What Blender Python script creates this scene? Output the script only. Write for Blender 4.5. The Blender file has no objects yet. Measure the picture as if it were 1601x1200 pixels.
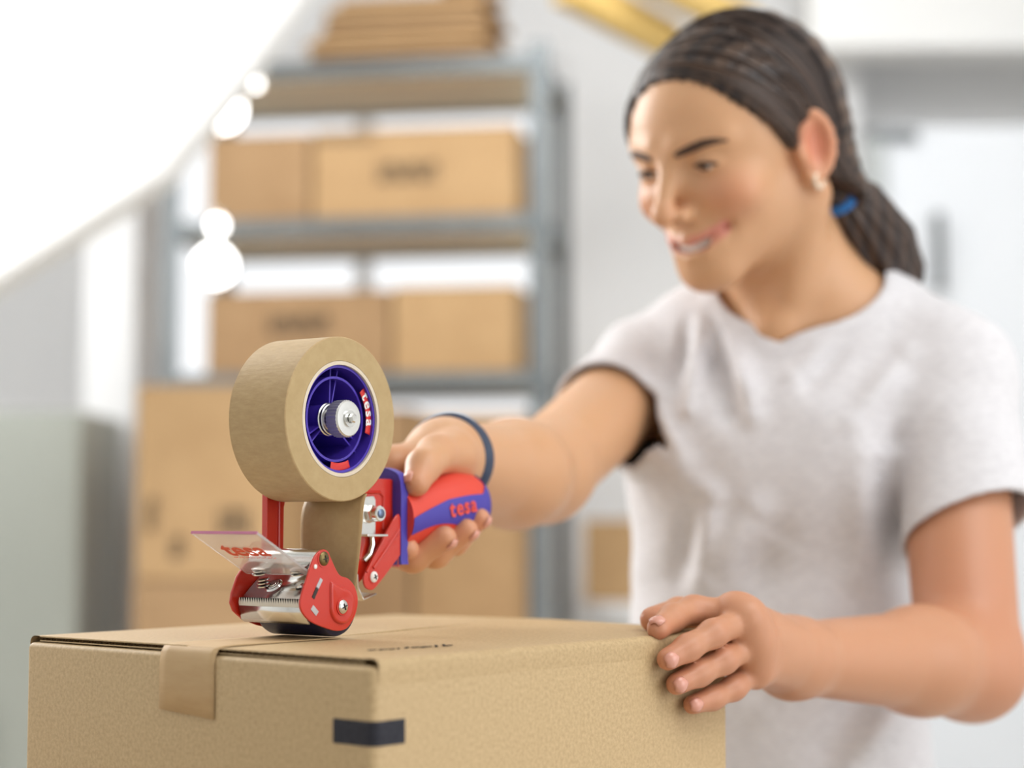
import bpy, bmesh, math, random
import numpy as np
from mathutils import Vector, Matrix

random.seed(7)
rng = np.random.default_rng(11)
SC = bpy.context.scene
COL = SC.collection
PI = math.pi

# ------------------------------------------------------------------ camera
CAM_H = 1.30
PITCH = 0.0734
FPX = 2850.0
cam_data = bpy.data.cameras.new('camera')
cam_data.sensor_width = 36.0
cam_data.lens = FPX / 1601.0 * 36.0
cam_data.clip_start = 0.02
cam_data.clip_end = 60
cam_data.dof.use_dof = True
cam_data.dof.focus_distance = 1.125
cam_data.dof.aperture_fstop = 3.0
cam = bpy.data.objects.new('camera', cam_data)
COL.objects.link(cam)
cam.location = (0, 0, CAM_H)
cam.rotation_euler = (PI / 2 + PITCH, 0, 0)
SC.camera = cam

# ------------------------------------------------------------------ world, lights, exposure
SC.view_settings.view_transform = 'Standard'
SC.view_settings.look = 'None'
SC.view_settings.exposure = -0.36
SC.view_settings.gamma = 1.0
SC.view_settings.use_curve_mapping = False
world = bpy.data.worlds.new('daylight')
SC.world = world
world.use_nodes = True
world.node_tree.nodes['Background'].inputs[0].default_value = (0.97, 0.985, 1.0, 1)
world.node_tree.nodes['Background'].inputs[1].default_value = 1.5


def area_light(name, loc, target, sx, sy, power, color=(1, 1, 1)):
    d = bpy.data.lights.new(name, 'AREA')
    d.shape = 'RECTANGLE'
    d.size, d.size_y, d.energy, d.color = sx, sy, power, color
    o = bpy.data.objects.new(name, d)
    COL.objects.link(o)
    o.location = loc
    o.rotation_euler = (Vector(target) - Vector(loc)).to_track_quat('-Z', 'Y').to_euler()
    return o


# daylight from a roof window above the bench and from the window side of the room
area_light('roof_window_light', (0.9, 0.7, 2.72), (0.15, 1.3, 1.2), 1.5, 1.2, 26, (0.98, 0.99, 1.0))
area_light('side_window_light', (2.1, 0.4, 1.75), (0.15, 1.3, 1.25), 1.2, 1.3, 14, (0.99, 0.99, 1.0))
area_light('left_window_light', (-1.5, 2.6, 2.25), (0.12, 1.4, 1.35), 1.1, 1.1, 56, (1.0, 0.99, 0.98))
area_light('rear_fill_light', (-0.3, 2.2, 2.78), (-0.5, 3.9, 1.5), 1.8, 0.6, 7, (1.0, 0.99, 0.98))  # unseen fill, added to brighten the sloping ceiling and the rack fronts
area_light('back_wall_fill_light', (0.8, 2.3, 2.78), (0.6, 5.2, 1.5), 1.8, 0.8, 25, (0.97, 0.985, 1.0))  # added fill out of view, lifts the back wall and door side
area_light('mid_fill_light', (0.25, 3.2, 2.80), (0.35, 5.2, 1.6), 1.0, 0.4, 19, (0.98, 0.99, 1.0))  # another added fill, whitens the wall right of the rack
area_light('left_fill_light', (-1.45, 3.55, 2.0), (-1.2, 5.2, 1.4), 0.8, 0.8, 9, (0.98, 0.99, 1.0))  # fill added off to the side for the dim wall below the slope


def at(px, py, Y):
    """World point on the photograph's sight line through a pixel, at distance Y from the camera plane."""
    a = np.array([(px - 800.5) / FPX, 1.0, (600 - py) / FPX])
    c, s = math.cos(PITCH), math.sin(PITCH)
    r = np.array([a[0], a[1] * c - a[2] * s, a[1] * s + a[2] * c])
    p = r * (Y / r[1])
    return np.array([p[0], p[1], p[2] + CAM_H])


def ray(px, py):
    return at(px, py, 1.0) - np.array([0, 0, CAM_H])


# ------------------------------------------------------------------ materials
def srgb(r, g, b):
    f = lambda c: ((c / 255 + 0.055) / 1.055) ** 2.4 if c / 255 > 0.04045 else c / 255 / 12.92
    return (f(r), f(g), f(b), 1.0)


def mat(name, col, rough=0.5, metal=0.0, noise=None, bump=None, coat=0.0, spec=0.5, trans=0.0, ior=1.45,
        emit=None, attr=None, sss=0.0, sssr=(1.0, 0.35, 0.2), aniso_scale=None, sheen=0.0):
    """noise = (scale, other colour, amount) ; bump = (scale, strength, distance)"""
    m = bpy.data.materials.new(name)
    m.use_nodes = True
    nt = m.node_tree
    b = nt.nodes['Principled BSDF']
    I = b.inputs
    I['Base Color'].default_value = col
    I['Roughness'].default_value = rough
    I['Metallic'].default_value = metal
    I['Specular IOR Level'].default_value = spec
    I['IOR'].default_value = ior
    I['Coat Weight'].default_value = coat
    I['Coat Roughness'].default_value = 0.08
    I['Transmission Weight'].default_value = trans
    I['Sheen Weight'].default_value = sheen
    if sss:
        I['Subsurface Weight'].default_value = sss
        I['Subsurface Radius'].default_value = sssr
        I['Subsurface Scale'].default_value = 0.006
    if emit:
        I['Emission Color'].default_value = emit[0]
        I['Emission Strength'].default_value = emit[1]
    tc = nt.nodes.new('ShaderNodeTexCoord')
    mp = nt.nodes.new('ShaderNodeMapping')
    nt.links.new(tc.outputs['Object'], mp.inputs['Vector'])
    if aniso_scale:
        mp.inputs['Scale'].default_value = aniso_scale
    src = None
    if attr:
        a = nt.nodes.new('ShaderNodeAttribute')
        a.attribute_name = attr
        src = a.outputs['Color']
    if noise:
        n = nt.nodes.new('ShaderNodeTexNoise')
        n.inputs['Scale'].default_value = noise[0]
        n.inputs['Detail'].default_value = 5
        n.inputs['Roughness'].default_value = 0.65
        nt.links.new(mp.outputs[0], n.inputs['Vector'])
        rp = nt.nodes.new('ShaderNodeMapRange')
        rp.inputs['From Min'].default_value = 0.35
        rp.inputs['From Max'].default_value = 0.65
        rp.inputs['To Max'].default_value = noise[2]
        nt.links.new(n.outputs['Fac'], rp.inputs['Value'])
        mx = nt.nodes.new('ShaderNodeMix')
        mx.data_type = 'RGBA'
        nt.links.new(rp.outputs[0], mx.inputs['Factor'])
        mx.inputs['A'].default_value = col
        if src:
            nt.links.new(src, mx.inputs['A'])
        mx.inputs['B'].default_value = noise[1]
        src = mx.outputs['Result']
    if src:
        nt.links.new(src, I['Base Color'])
    if bump:
        n2 = nt.nodes.new('ShaderNodeTexNoise')
        n2.inputs['Scale'].default_value = bump[0]
        n2.inputs['Detail'].default_value = 4
        nt.links.new(mp.outputs[0], n2.inputs['Vector'])
        bp = nt.nodes.new('ShaderNodeBump')
        bp.inputs['Strength'].default_value = bump[1]
        bp.inputs['Distance'].default_value = bump[2]
        nt.links.new(n2.outputs['Fac'], bp.inputs['Height'])
        nt.links.new(bp.outputs[0], I['Normal'])
    return m


M = {}
M['wall'] = mat('white_plaster', srgb(245, 245, 245), 0.85, noise=(3, srgb(234, 235, 236), 0.5))
M['ceil'] = mat('white_ceiling', srgb(240, 240, 238), 0.85, noise=(2, srgb(230, 230, 230), 0.4))
M['floor'] = mat('grey_concrete', srgb(226, 222, 214), 0.6, noise=(5, srgb(206, 202, 194), 0.6), bump=(40, 0.1, 0.002))
M['trim'] = mat('grey_paint', srgb(180, 184, 184), 0.6, noise=(6, srgb(168, 172, 172), 0.4))
M['door'] = mat('pale_door_paint', srgb(222, 225, 229), 0.5, noise=(4, srgb(212, 216, 221), 0.4))
M['darkgrey'] = mat('dark_grey_metal', srgb(112, 116, 118), 0.45, 0.4, noise=(20, srgb(95, 98, 100), 0.5))
M['cabinet'] = mat('grey_green_cabinet', srgb(168, 171, 162), 0.55, noise=(4, srgb(156, 160, 152), 0.4))
M['rack'] = mat('galvanised_rack', srgb(128, 134, 136), 0.42, 0.5, noise=(30, srgb(105, 110, 112), 0.6))
M['board'] = mat('chipboard', srgb(240, 226, 196), 0.7, noise=(60, srgb(214, 192, 152), 0.5))
M['beam'] = mat('yellow_timber', srgb(222, 190, 118), 0.6, noise=(8, srgb(196, 158, 84), 0.7), aniso_scale=(1, 6, 6))
M['glint'] = mat('glint_glow', (1, 1, 1, 1), 0.4, emit=((1, 0.98, 0.95, 1), 9.0))  # glow of the made-up glare shapes by the rack
M['glass'] = mat('window_glass', (1, 1, 1, 1), 0.0, trans=1.0, ior=1.02, spec=0.2)
M['card'] = mat('kraft_cardboard', srgb(202, 175, 132), 0.55, noise=(420, srgb(166, 138, 98), 0.58), bump=(700, 0.12, 0.0005), spec=0.4)
M['cardtop'] = M['card']
M['flute'] = mat('cardboard_fluting', srgb(140, 112, 76), 0.9, noise=(200, srgb(100, 76, 48), 0.6), spec=0.2)
M['cardbg'] = [mat('brown_cardboard', c, 0.8, noise=(14, d, 0.5), spec=0.25) for c, d in (
    (srgb(184, 150, 110), srgb(166, 132, 94)), (srgb(192, 158, 116), srgb(174, 140, 100)), (srgb(174, 142, 106), srgb(154, 122, 88)))]
M['bgtape'] = mat('tan_parcel_tape', srgb(184, 146, 98), 0.4, noise=(20, srgb(172, 132, 86), 0.4))
M['ink'] = mat('black_print', srgb(62, 54, 46), 0.8)
M['blackstripe'] = mat('black_printed_band', srgb(34, 34, 42), 0.55, noise=(400, srgb(62, 62, 70), 0.5), spec=0.3)
M['bench'] = mat('beech_bench_top', srgb(205, 175, 130), 0.5, noise=(7, srgb(184, 150, 104), 0.6), aniso_scale=(1, 9, 9))
M['paper_tape'] = mat('brown_paper_tape', srgb(192, 164, 120), 0.5, noise=(340, srgb(174, 145, 102), 0.6), bump=(420, 0.35, 0.0006), spec=0.35, aniso_scale=(1, 0.35, 1))
M['tape_side'] = mat('tape_roll_side', srgb(186, 162, 120), 0.7, noise=(120, srgb(172, 147, 104), 0.5), spec=0.25)
M['tape_web'] = mat('tape_web', srgb(190, 160, 114), 0.5, noise=(150, srgb(176, 144, 98), 0.5), spec=0.35)
M['tape_strip'] = mat('tape_strip', srgb(196, 166, 124), 0.6, noise=(180, srgb(182, 150, 108), 0.5), spec=0.3, aniso_scale=(1, 0.2, 1))
M['core'] = mat('pale_cardboard_core', srgb(222, 208, 186), 0.7, noise=(60, srgb(206, 190, 166), 0.5))
M['red'] = mat('red_lacquer', srgb(202, 46, 28), 0.28, noise=(12, srgb(192, 42, 26), 0.4), coat=0.6)
M['purple'] = mat('violet_plastic', srgb(74, 52, 172), 0.35, noise=(10, srgb(68, 46, 160), 0.4), coat=0.2)
M['purple2'] = mat('blue_violet_rubber', srgb(74, 66, 168), 0.45, noise=(10, srgb(68, 60, 158), 0.4))
M['coral'] = mat('coral_red_rubber', srgb(226, 76, 60), 0.42, noise=(10, srgb(218, 70, 56), 0.4))
M['chrome'] = mat('zinc_plated_steel', srgb(232, 232, 228), 0.22, 1.0, noise=(40, srgb(208, 208, 206), 0.5))
M['steel'] = mat('brushed_steel', srgb(214, 216, 218), 0.28, 1.0, noise=(80, srgb(190, 192, 196), 0.5))
M['brass'] = mat('dark_brass', srgb(128, 112, 72), 0.35, 0.8, noise=(60, srgb(90, 78, 50), 0.5))
M['groove'] = mat('dark_groove', srgb(50, 48, 46), 0.6)
M['navy'] = mat('navy_rubber', srgb(34, 36, 66), 0.35, noise=(20, srgb(28, 30, 56), 0.5))
M['clear'] = mat('clear_acrylic', (0.95, 0.90, 0.88, 1), 0.05, trans=0.74, ior=1.25, spec=0.6)
M['pinkedge'] = mat('pink_acrylic_edge', srgb(226, 150, 186), 0.1, trans=0.5, ior=1.4)
M['redprint'] = mat('red_print', srgb(226, 92, 62), 0.6)
M['label'] = mat('red_label', srgb(214, 52, 46), 0.4, noise=(30, srgb(206, 48, 42), 0.3))
M['white'] = mat('white_print', srgb(238, 236, 232), 0.6)
M['skin'] = mat('skin', srgb(222, 172, 134), 0.40, attr='Col', sss=0.12, spec=0.5, bump=(900, 0.06, 0.0006))
M['lip'] = mat('lip', srgb(206, 110, 108), 0.35)
M['nail'] = mat('nail', srgb(220, 158, 138), 0.25, coat=0.4, noise=(60, srgb(214, 150, 130), 0.4))
M['hair'] = mat('dark_brown_hair', srgb(58, 44, 38), 0.42, attr='Col', spec=0.5)
M['brow'] = mat('eyebrow_hair', srgb(74, 52, 40), 0.7)
M['knurl'] = mat('knurled_zinc', srgb(226, 226, 222), 0.34, 0.72, noise=(40, srgb(206, 206, 202), 0.5))
M['eye'] = mat('eye', srgb(235, 230, 225), 0.12, attr='Col', coat=0.6)
M['teeth'] = mat('teeth', srgb(246, 240, 232), 0.25)
M['shirt'] = mat('heather_grey_jersey', srgb(228, 226, 228), 0.9, attr=None, noise=(110, srgb(204, 201, 204), 0.6), bump=(600, 0.25, 0.0008), sheen=0.2, spec=0.2, aniso_scale=(1, 1, 2.6))
M['jeans'] = mat('blue_denim', srgb(62, 74, 104), 0.85, noise=(200, srgb(44, 54, 80), 0.6))
M['shoe'] = mat('white_canvas', srgb(220, 220, 216), 0.7, noise=(60, srgb(200, 200, 196), 0.5))
M['band'] = mat('dark_blue_wristband', srgb(64, 76, 98), 0.6, noise=(120, srgb(44, 52, 72), 0.6))
M['bluetie'] = mat('blue_hair_tie', srgb(40, 120, 196), 0.5, noise=(100, srgb(30, 100, 176), 0.4))
M['pearl'] = mat('cream_gold', srgb(240, 220, 196), 0.22, 0.3)


# ------------------------------------------------------------------ mesh helpers
class MB:
    """Collects shapes; build() links them as one mesh object."""
    def __init__(s):
        s.v, s.f = [], []

    def add(s, v, f):
        o = len(s.v)
        s.v += [tuple(float(c) for c in p) for p in v]
        s.f += [tuple(i + o for i in q) for q in f]
        return s

    def box(s, lo, hi):
        x0, y0, z0 = lo
        x1, y1, z1 = hi
        return s.add([(x0, y0, z0), (x1, y0, z0), (x1, y1, z0), (x0, y1, z0), (x0, y0, z1), (x1, y0, z1), (x1, y1, z1), (x0, y1, z1)],
                     [(0, 3, 2, 1), (4, 5, 6, 7), (0, 1, 5, 4), (1, 2, 6, 5), (2, 3, 7, 6), (3, 0, 4, 7)])

    def bar(s, a, b, w, h, up=(0, 0, 1)):
        a, b = Vector(a), Vector(b)
        t = (b - a).normalized()
        sd = t.cross(Vector(up)).normalized()
        u = sd.cross(t)
        v = []
        for p in (a, b):
            for i, j in ((-1, -1), (1, -1), (1, 1), (-1, 1)):
                v.append(p + sd * (i * w / 2) + u * (j * h / 2))
        return s.add(v, [(0, 1, 2, 3), (7, 6, 5, 4), (0, 4, 5, 1), (1, 5, 6, 2), (2, 6, 7, 3), (3, 7, 4, 0)])

    def rings(s, rings, closed=True, caps=True):
        n = len(rings[0])
        v = [p for r in rings for p in r]
        f = []
        for i in range(len(rings) - 1):
            for j in range(n if closed else n - 1):
                k = (j + 1) % n
                f.append((i * n + j, i * n + k, (i + 1) * n + k, (i + 1) * n + j))
        if caps and closed:
            f.append(tuple(range(n))[::-1])
            f.append(tuple((len(rings) - 1) * n + j for j in range(n)))
        return s.add(v, f)

    def lathe(s, origin, axis, prof, seg=32, caps=True):
        """prof: (radius, height along axis) pairs"""
        o, ax = Vector(origin), Vector(axis).normalized()
        a = ax.orthogonal().normalized()
        b = ax.cross(a)
        rr = []
        for r, h in prof:
            rr.append([o + ax * h + (a * math.cos(2 * PI * j / seg) + b * math.sin(2 * PI * j / seg)) * max(r, 1e-5) for j in range(seg)])
        return s.rings(rr, True, caps)

    def cyl(s, a, b, r, seg=24, r2=None):
        a, b = Vector(a), Vector(b)
        return s.lathe(a, b - a, [(r, 0), (r if r2 is None else r2, (b - a).length)], seg)

    def annulus(s, origin, axis, ri, ro, h, seg=48):
        o, ax = Vector(origin), Vector(axis).normalized()
        a = ax.orthogonal().normalized()
        b = ax.cross(a)
        rr = []
        for r, z in ((ri, 0), (ro, 0), (ro, h), (ri, h), (ri, 0)):
            rr.append([o + ax * z + (a * math.cos(2 * PI * j / seg) + b * math.sin(2 * PI * j / seg)) * r for j in range(seg)])
        return s.rings(rr, True, False)

    def tube(s, pts, rad, seg=8, caps=True, flat=1.0, upv=None):
        pts = [Vector(p) for p in pts]
        if not hasattr(rad, '__len__'):
            rad = [rad] * len(pts)
        rr = []
        nrm = None
        for i, p in enumerate(pts):
            t = (pts[min(i + 1, len(pts) - 1)] - pts[max(i - 1, 0)]).normalized()
            if upv is not None:
                nrm = Vector(upv)
            elif nrm is None:
                nrm = t.orthogonal().normalized()
            nrm = (nrm - t * nrm.dot(t)).normalized()
            b = t.cross(nrm)
            rr.append([p + (nrm * math.cos(2 * PI * j / seg) * flat + b * math.sin(2 * PI * j / seg)) * rad[i] for j in range(seg)])
        return s.rings(rr, True, caps)

    def prism(s, outline, h0, h1, fr):
        """outline of 2-D points; fr(u, v, h) -> 3-D"""
        n = len(outline)
        v = [fr(a, b, h0) for a, b in outline] + [fr(a, b, h1) for a, b in outline]
        f = [tuple(range(n)), tuple(range(2 * n - 1, n - 1, -1))]
        f += [(j, j + n, (j + 1) % n + n, (j + 1) % n) for j in range(n)]
        return s.add(v, f)

    def grid(s, fn, nu, nv, closed_v=False):
        v = [fn(i / nu, j / nv) for i in range(nu + 1) for j in range(nv if closed_v else nv + 1)]
        w = nv if closed_v else nv + 1
        f = []
        for i in range(nu):
            for j in range(nv):
                k = (j + 1) % w if closed_v else j + 1
                f.append((i * w + j, i * w + k, (i + 1) * w + k, (i + 1) * w + j))
        return s.add(v, f)

    def build(s, name, m, parent=None, smooth=40, bevel=0.0, seg=2, solid=0.0, flip=False):
        me = bpy.data.meshes.new(name)
        me.from_pydata(s.v, [], s.f)
        bm = bmesh.new()
        bm.from_mesh(me)
        bmesh.ops.recalc_face_normals(bm, faces=bm.faces)
        bm.to_mesh(me)
        bm.free()
        me.materials.append(m)
        if smooth:
            for p in me.polygons:
                p.use_smooth = True
            me.set_sharp_from_angle(angle=math.radians(smooth))
        o = bpy.data.objects.new(name, me)
        COL.objects.link(o)
        if parent:
            o.parent = parent
        if solid:
            md = o.modifiers.new('solid', 'SOLIDIFY')
            md.thickness = solid
            md.offset = 0
        if bevel:
            md = o.modifiers.new('bevel', 'BEVEL')
            md.width, md.segments, md.limit_method = bevel, seg, 'ANGLE'
            md.angle_limit = math.radians(40)
            md.harden_normals = False
        return o


def tag(o, label, cat=None, group=None, kind=None):
    o['label'] = label
    if cat:
        o['category'] = cat
    if group:
        o['group'] = group
    if kind:
        o['kind'] = kind
    return o


def struct(o, label=None):
    o['kind'] = 'structure'
    if label:
        o['label'] = label
    return o


def empty(name, loc=(0, 0, 0), rz=0.0):
    o = bpy.data.objects.new(name, None)
    o.empty_display_size = 0.05
    COL.objects.link(o)
    o.location = loc
    o.rotation_euler = (0, 0, rz)
    return o


def text_obj(name, body, size, m, parent, matrix, extrude=0.0002, offset=0.0, shear=0.0, spacing=1.0):
    c = bpy.data.curves.new(name, 'FONT')
    c.body, c.size, c.extrude, c.offset, c.shear = body, size, extrude, offset, shear
    c.align_x, c.align_y = 'CENTER', 'CENTER'
    c.space_character = spacing
    c.resolution_u = 4
    t = bpy.data.objects.new(name + '_tmp', c)
    COL.objects.link(t)
    me = bpy.data.meshes.new_from_object(t.evaluated_get(bpy.context.evaluated_depsgraph_get()))
    bpy.data.objects.remove(t)
    bpy.data.curves.remove(c)
    me.materials.clear()
    me.materials.append(m)
    o = bpy.data.objects.new(name, me)
    COL.objects.link(o)
    o.parent = parent
    o.matrix_local = matrix
    return o


def frame_matrix(origin, xdir, ydir):
    x = Vector(xdir).normalized()
    z = x.cross(Vector(ydir)).normalized()
    y = z.cross(x)
    mtx = Matrix.Identity(4)
    for i in range(3):
        mtx[i][0], mtx[i][1], mtx[i][2], mtx[i][3] = x[i], y[i], z[i], Vector(origin)[i]
    return mtx


# ================================================================== the room
def zr(py, Y):
    return at(800, py, Y)[2]


def xr(px, Y):
    return at(px, 600, Y)[0]


struct(MB().box((-2.4, -2.5, -0.05), (3.0, 5.6, 0.0)).build('floor', M['floor']), 'grey concrete floor of the workroom')
BW = 5.2
# back wall with a window opening behind the rack
wx0, wx1, wz0, wz1 = -1.02, 0.16, 0.75, 2.62
wb = MB()
wb.box((-2.4, BW, 0), (wx0, BW + 0.15, 2.9)).box((wx1, BW, 0), (3.0, BW + 0.15, 2.9))
wb.box((wx0, BW, 0), (wx1, BW + 0.15, wz0)).box((wx0, BW, wz1), (wx1, BW + 0.15, 2.9))
struct(wb.build('wall_back', M['wall'], smooth=0), 'white plaster wall behind the shelving rack')
w1 = struct(empty('window_1', ((wx0 + wx1) / 2, BW + 0.06, wz0)), 'bright white-framed window behind the shelving rack')
fr = MB()
hw, hh = (wx1 - wx0) / 2, wz1 - wz0
for x in (-hw + 0.025, 0.0, hw - 0.025):
    fr.box((x - 0.025, -0.03, 0), (x + 0.025, 0.03, hh))
for z in (0.025, hh / 2, hh - 0.025):
    fr.box((-hw, -0.028, z - 0.025), (hw, 0.028, z + 0.025))
fr.build('window_frame', M['wall'], w1, smooth=0)
for sx in (-1, 1):
    for sz in (0, 1):
        x0 = 0.025 if sx > 0 else -hw + 0.05
        x1 = hw - 0.05 if sx > 0 else -0.025
        z0 = 0.05 if sz == 0 else hh / 2 + 0.025
        z1 = hh / 2 - 0.025 if sz == 0 else hh - 0.05
        MB().box((x0, -0.004, z0), (x1, 0.004, z1)).build('pane', M['glass'], w1, smooth=0)
struct(MB().box((2.9, 1.6, 0), (3.05, 5.2, 2.9)).build('wall_right', M['wall'], smooth=0), 'white side wall beyond the person')
struct(MB().box((-2.4, -2.5, 0), (-2.25, 5.2, 2.9)).build('wall_left', M['wall'], smooth=0), 'white side wall beyond the grey cabinet')
struct(MB().box((-2.4, -2.5, 2.86), (3.0, 5.35, 2.98)).build('ceiling', M['ceil'], smooth=0), 'white ceiling of the workroom')

struct(MB().box((-2.4, -2.65, 0), (3.0, -2.5, 2.9)).build('wall_front', M['wall'], smooth=0), 'white wall behind the camera')

# sloping white bulkhead of the attic roof, upper left
Y0, Y1 = 3.28, 3.4
prof = [(xr(495, Y1) + 0.16, zr(0, Y1) + 0.22), (xr(492, Y1), zr(0, Y1)), (xr(385, Y1), zr(150, Y1)), (xr(268, Y1), zr(296, Y1)), (xr(130, Y1), zr(385, Y1)), (xr(0, Y1), zr(468, Y1)),
        (xr(-400, Y1), zr(700, Y1)), (xr(-700, Y1), zr(700, Y1)), (xr(-700, Y1), 2.86), (xr(495, Y1) + 0.16, 2.86)]
struct(MB().prism(prof, Y0, Y1, lambda a, b, h: (a, h, b)).build('ceiling_slope', M['ceil'], smooth=0, bevel=0.02), 'white sloping attic ceiling above the grey cabinet')

# right part of the back: beam under the ceiling, door with frame and pull handle
struct(MB().box((xr(1270, 4.6), 4.6, zr(75, 4.6)), (2.9, 4.75, 2.86)).build('beam_trim', M['ceil'], smooth=0, bevel=0.01), 'white downstand beam under the ceiling')
DY = 4.4
d1 = struct(empty('door_1', (xr(1390, DY), DY, 0)), 'pale grey sliding door beside the person')
dx = xr(1390, DY)
MB().box((0, 0, 0.02), (xr(1700, DY) - dx, 0.05, zr(196, DY))).build('door_leaf', M['door'], d1, smooth=0, bevel=0.004)
MB().box((-0.05, -0.02, 0.0), (0.0, 0.07, zr(205, DY))).build('door_frame', M['trim'], d1, smooth=0, bevel=0.004)
MB().box((-0.05, -0.025, zr(222, DY)), (0.075, 0.0, zr(204, DY))).build('door_track_end', M['darkgrey'], d1, smooth=0, bevel=0.004)
hx = xr(1465, DY) - dx
h = MB().tube([(hx, -0.045, zr(338, DY)), (hx, -0.045, zr(455, DY))], 0.013, 10)
h.cyl((hx, -0.045, zr(345, DY)), (hx, 0.0, zr(345, DY)), 0.008, 8).cyl((hx, -0.045, zr(448, DY)), (hx, 0.0, zr(448, DY)), 0.008, 8)
h.build('pull_handle', M['darkgrey'], d1)
struct(MB().box((xr(1180, 4.9), 4.9, 0), (xr(1352, 4.9), 5.2, 2.86)).build('wall_pier', M['wall'], smooth=0, bevel=0.01), 'white wall pier behind the head of the person')

# timber rafters above the person
for i, (a, b, wdt) in enumerate((((880, -25), (1050, 66), 0.085), ((1010, -40), (1180, 45), 0.07))):
    p, q = at(a[0], a[1], 4.0), at(b[0], b[1], 4.3)
    o = struct(MB().bar(p, q, 0.06, wdt).build('rafter_beam', M['beam'], smooth=0, bevel=0.006))
    o['label'] = ('thicker yellow timber rafter, the one nearer the shelving rack', 'thinner yellow timber rafter directly above the head of the person')[i]

# pale pilaster and grey cabinet, lower left
struct(MB().box((xr(128, 4.3), 4.3, 0), (xr(212, 4.3), 4.6, 2.3)).build('wall_pilaster', M['wall'], smooth=0, bevel=0.008), 'white wall pilaster beside the grey cabinet')
cab = tag(empty('storage_cabinet', (xr(10, 3.9), 3.9, 0)), 'grey-green metal storage cabinet against the wall under the sloping ceiling', 'cabinet')
cx0, cx1, cz = xr(-190, 3.9) - xr(10, 3.9), xr(132, 3.9) - xr(10, 3.9), zr(642, 3.9)
MB().box((cx0, 0, 0.06), (cx1, 0.38, cz)).build('body', M['cabinet'], cab, smooth=0, bevel=0.006)
MB().box((cx0 + 0.03, 0.03, 0), (cx1 - 0.03, 0.36, 0.06)).build('plinth', M['darkgrey'], cab, smooth=0)
for k in (0, 1):
    a = cx0 + 0.004 + k * (cx1 - cx0) / 2
    dr = MB().box((a, -0.018, 0.08), (a + (cx1 - cx0) / 2 - 0.008, 0, cz - 0.02)).build('door', M['cabinet'], cab, smooth=0, bevel=0.004)
    hx = a + ((cx1 - cx0) / 2 - 0.05 if k == 0 else 0.04)
    MB().tube([(hx, -0.035, 0.75), (hx, -0.035, 0.9)], 0.006, 8).build('handle', M['chrome'], dr)

# ================================================================== shelving rack with cartons
RY = 4.2
rz = math.radians(-9)
rack_o = np.array([xr(266, RY), RY, 0.0])
RWd = (xr(842, RY) - rack_o[0])
rack = tag(empty('shelving_rack', rack_o, rz), 'grey metal shelving rack holding brown cartons', 'shelving rack')
RD = 0.32
c_, s_ = math.cos(rz), math.sin(rz)


def rw(x, y, z):
    return (rack_o[0] + x * c_ - y * s_, rack_o[1] + x * s_ + y * c_, z)


RL = RWd / c_ * 1.0
# perspective: the right post is nearer or farther than the left one, so measure its real place
for _ in range(20):
    p = rw(RL, 0, 0)
    RL += (842 - (800.5 + FPX * p[0] / p[1])) * p[1] / FPX * 0.8
top_z = zr(88, RY)
shelf_z = [zr(112, RY), zr(352, RY), zr(590, RY), zr(960, RY) - 0.12, 0.45]
for x in (0, RL):
    for y in (0, RD + 0.10):
        m_ = MB()
        m_.box((x - 0.02, y - 0.002, 0), (x + 0.02, y + 0.002, top_z))
        sx = 1 if x == 0 else -1
        m_.box((x - sx * 0.02 - 0.002, min(y, y + (0.035 if y == 0 else -0.035)), 0), (x - sx * 0.02 + 0.002, max(y, y + (0.035 if y == 0 else -0.035)), top_z))
        m_.build('post', M['rack'], rack, smooth=0)
RD2 = RD + 0.10
for z in shelf_z:
    sh = MB().box((0.0, 0.0, z - 0.018), (RL, RD2, z)).build('shelf_board', M['board'], rack, smooth=0)
    m_ = MB()
    m_.box((0.0, -0.012, z - 0.032), (RL, 0.0, z + 0.006)).build('shelf_beam', M['rack'], sh, smooth=0)
    MB().box((0, RD2, z - 0.032), (RL, RD2 + 0.012, z + 0.006)).build('shelf_beam', M['rack'], sh, smooth=0)
    MB().box((-0.012, 0, z - 0.032), (0.0, RD2, z + 0.006)).build('side_beam', M['rack'], sh, smooth=0)
    MB().box((RL, 0, z - 0.032), (RL + 0.012, RD2, z + 0.006)).build('side_beam', M['rack'], sh, smooth=0)


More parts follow.
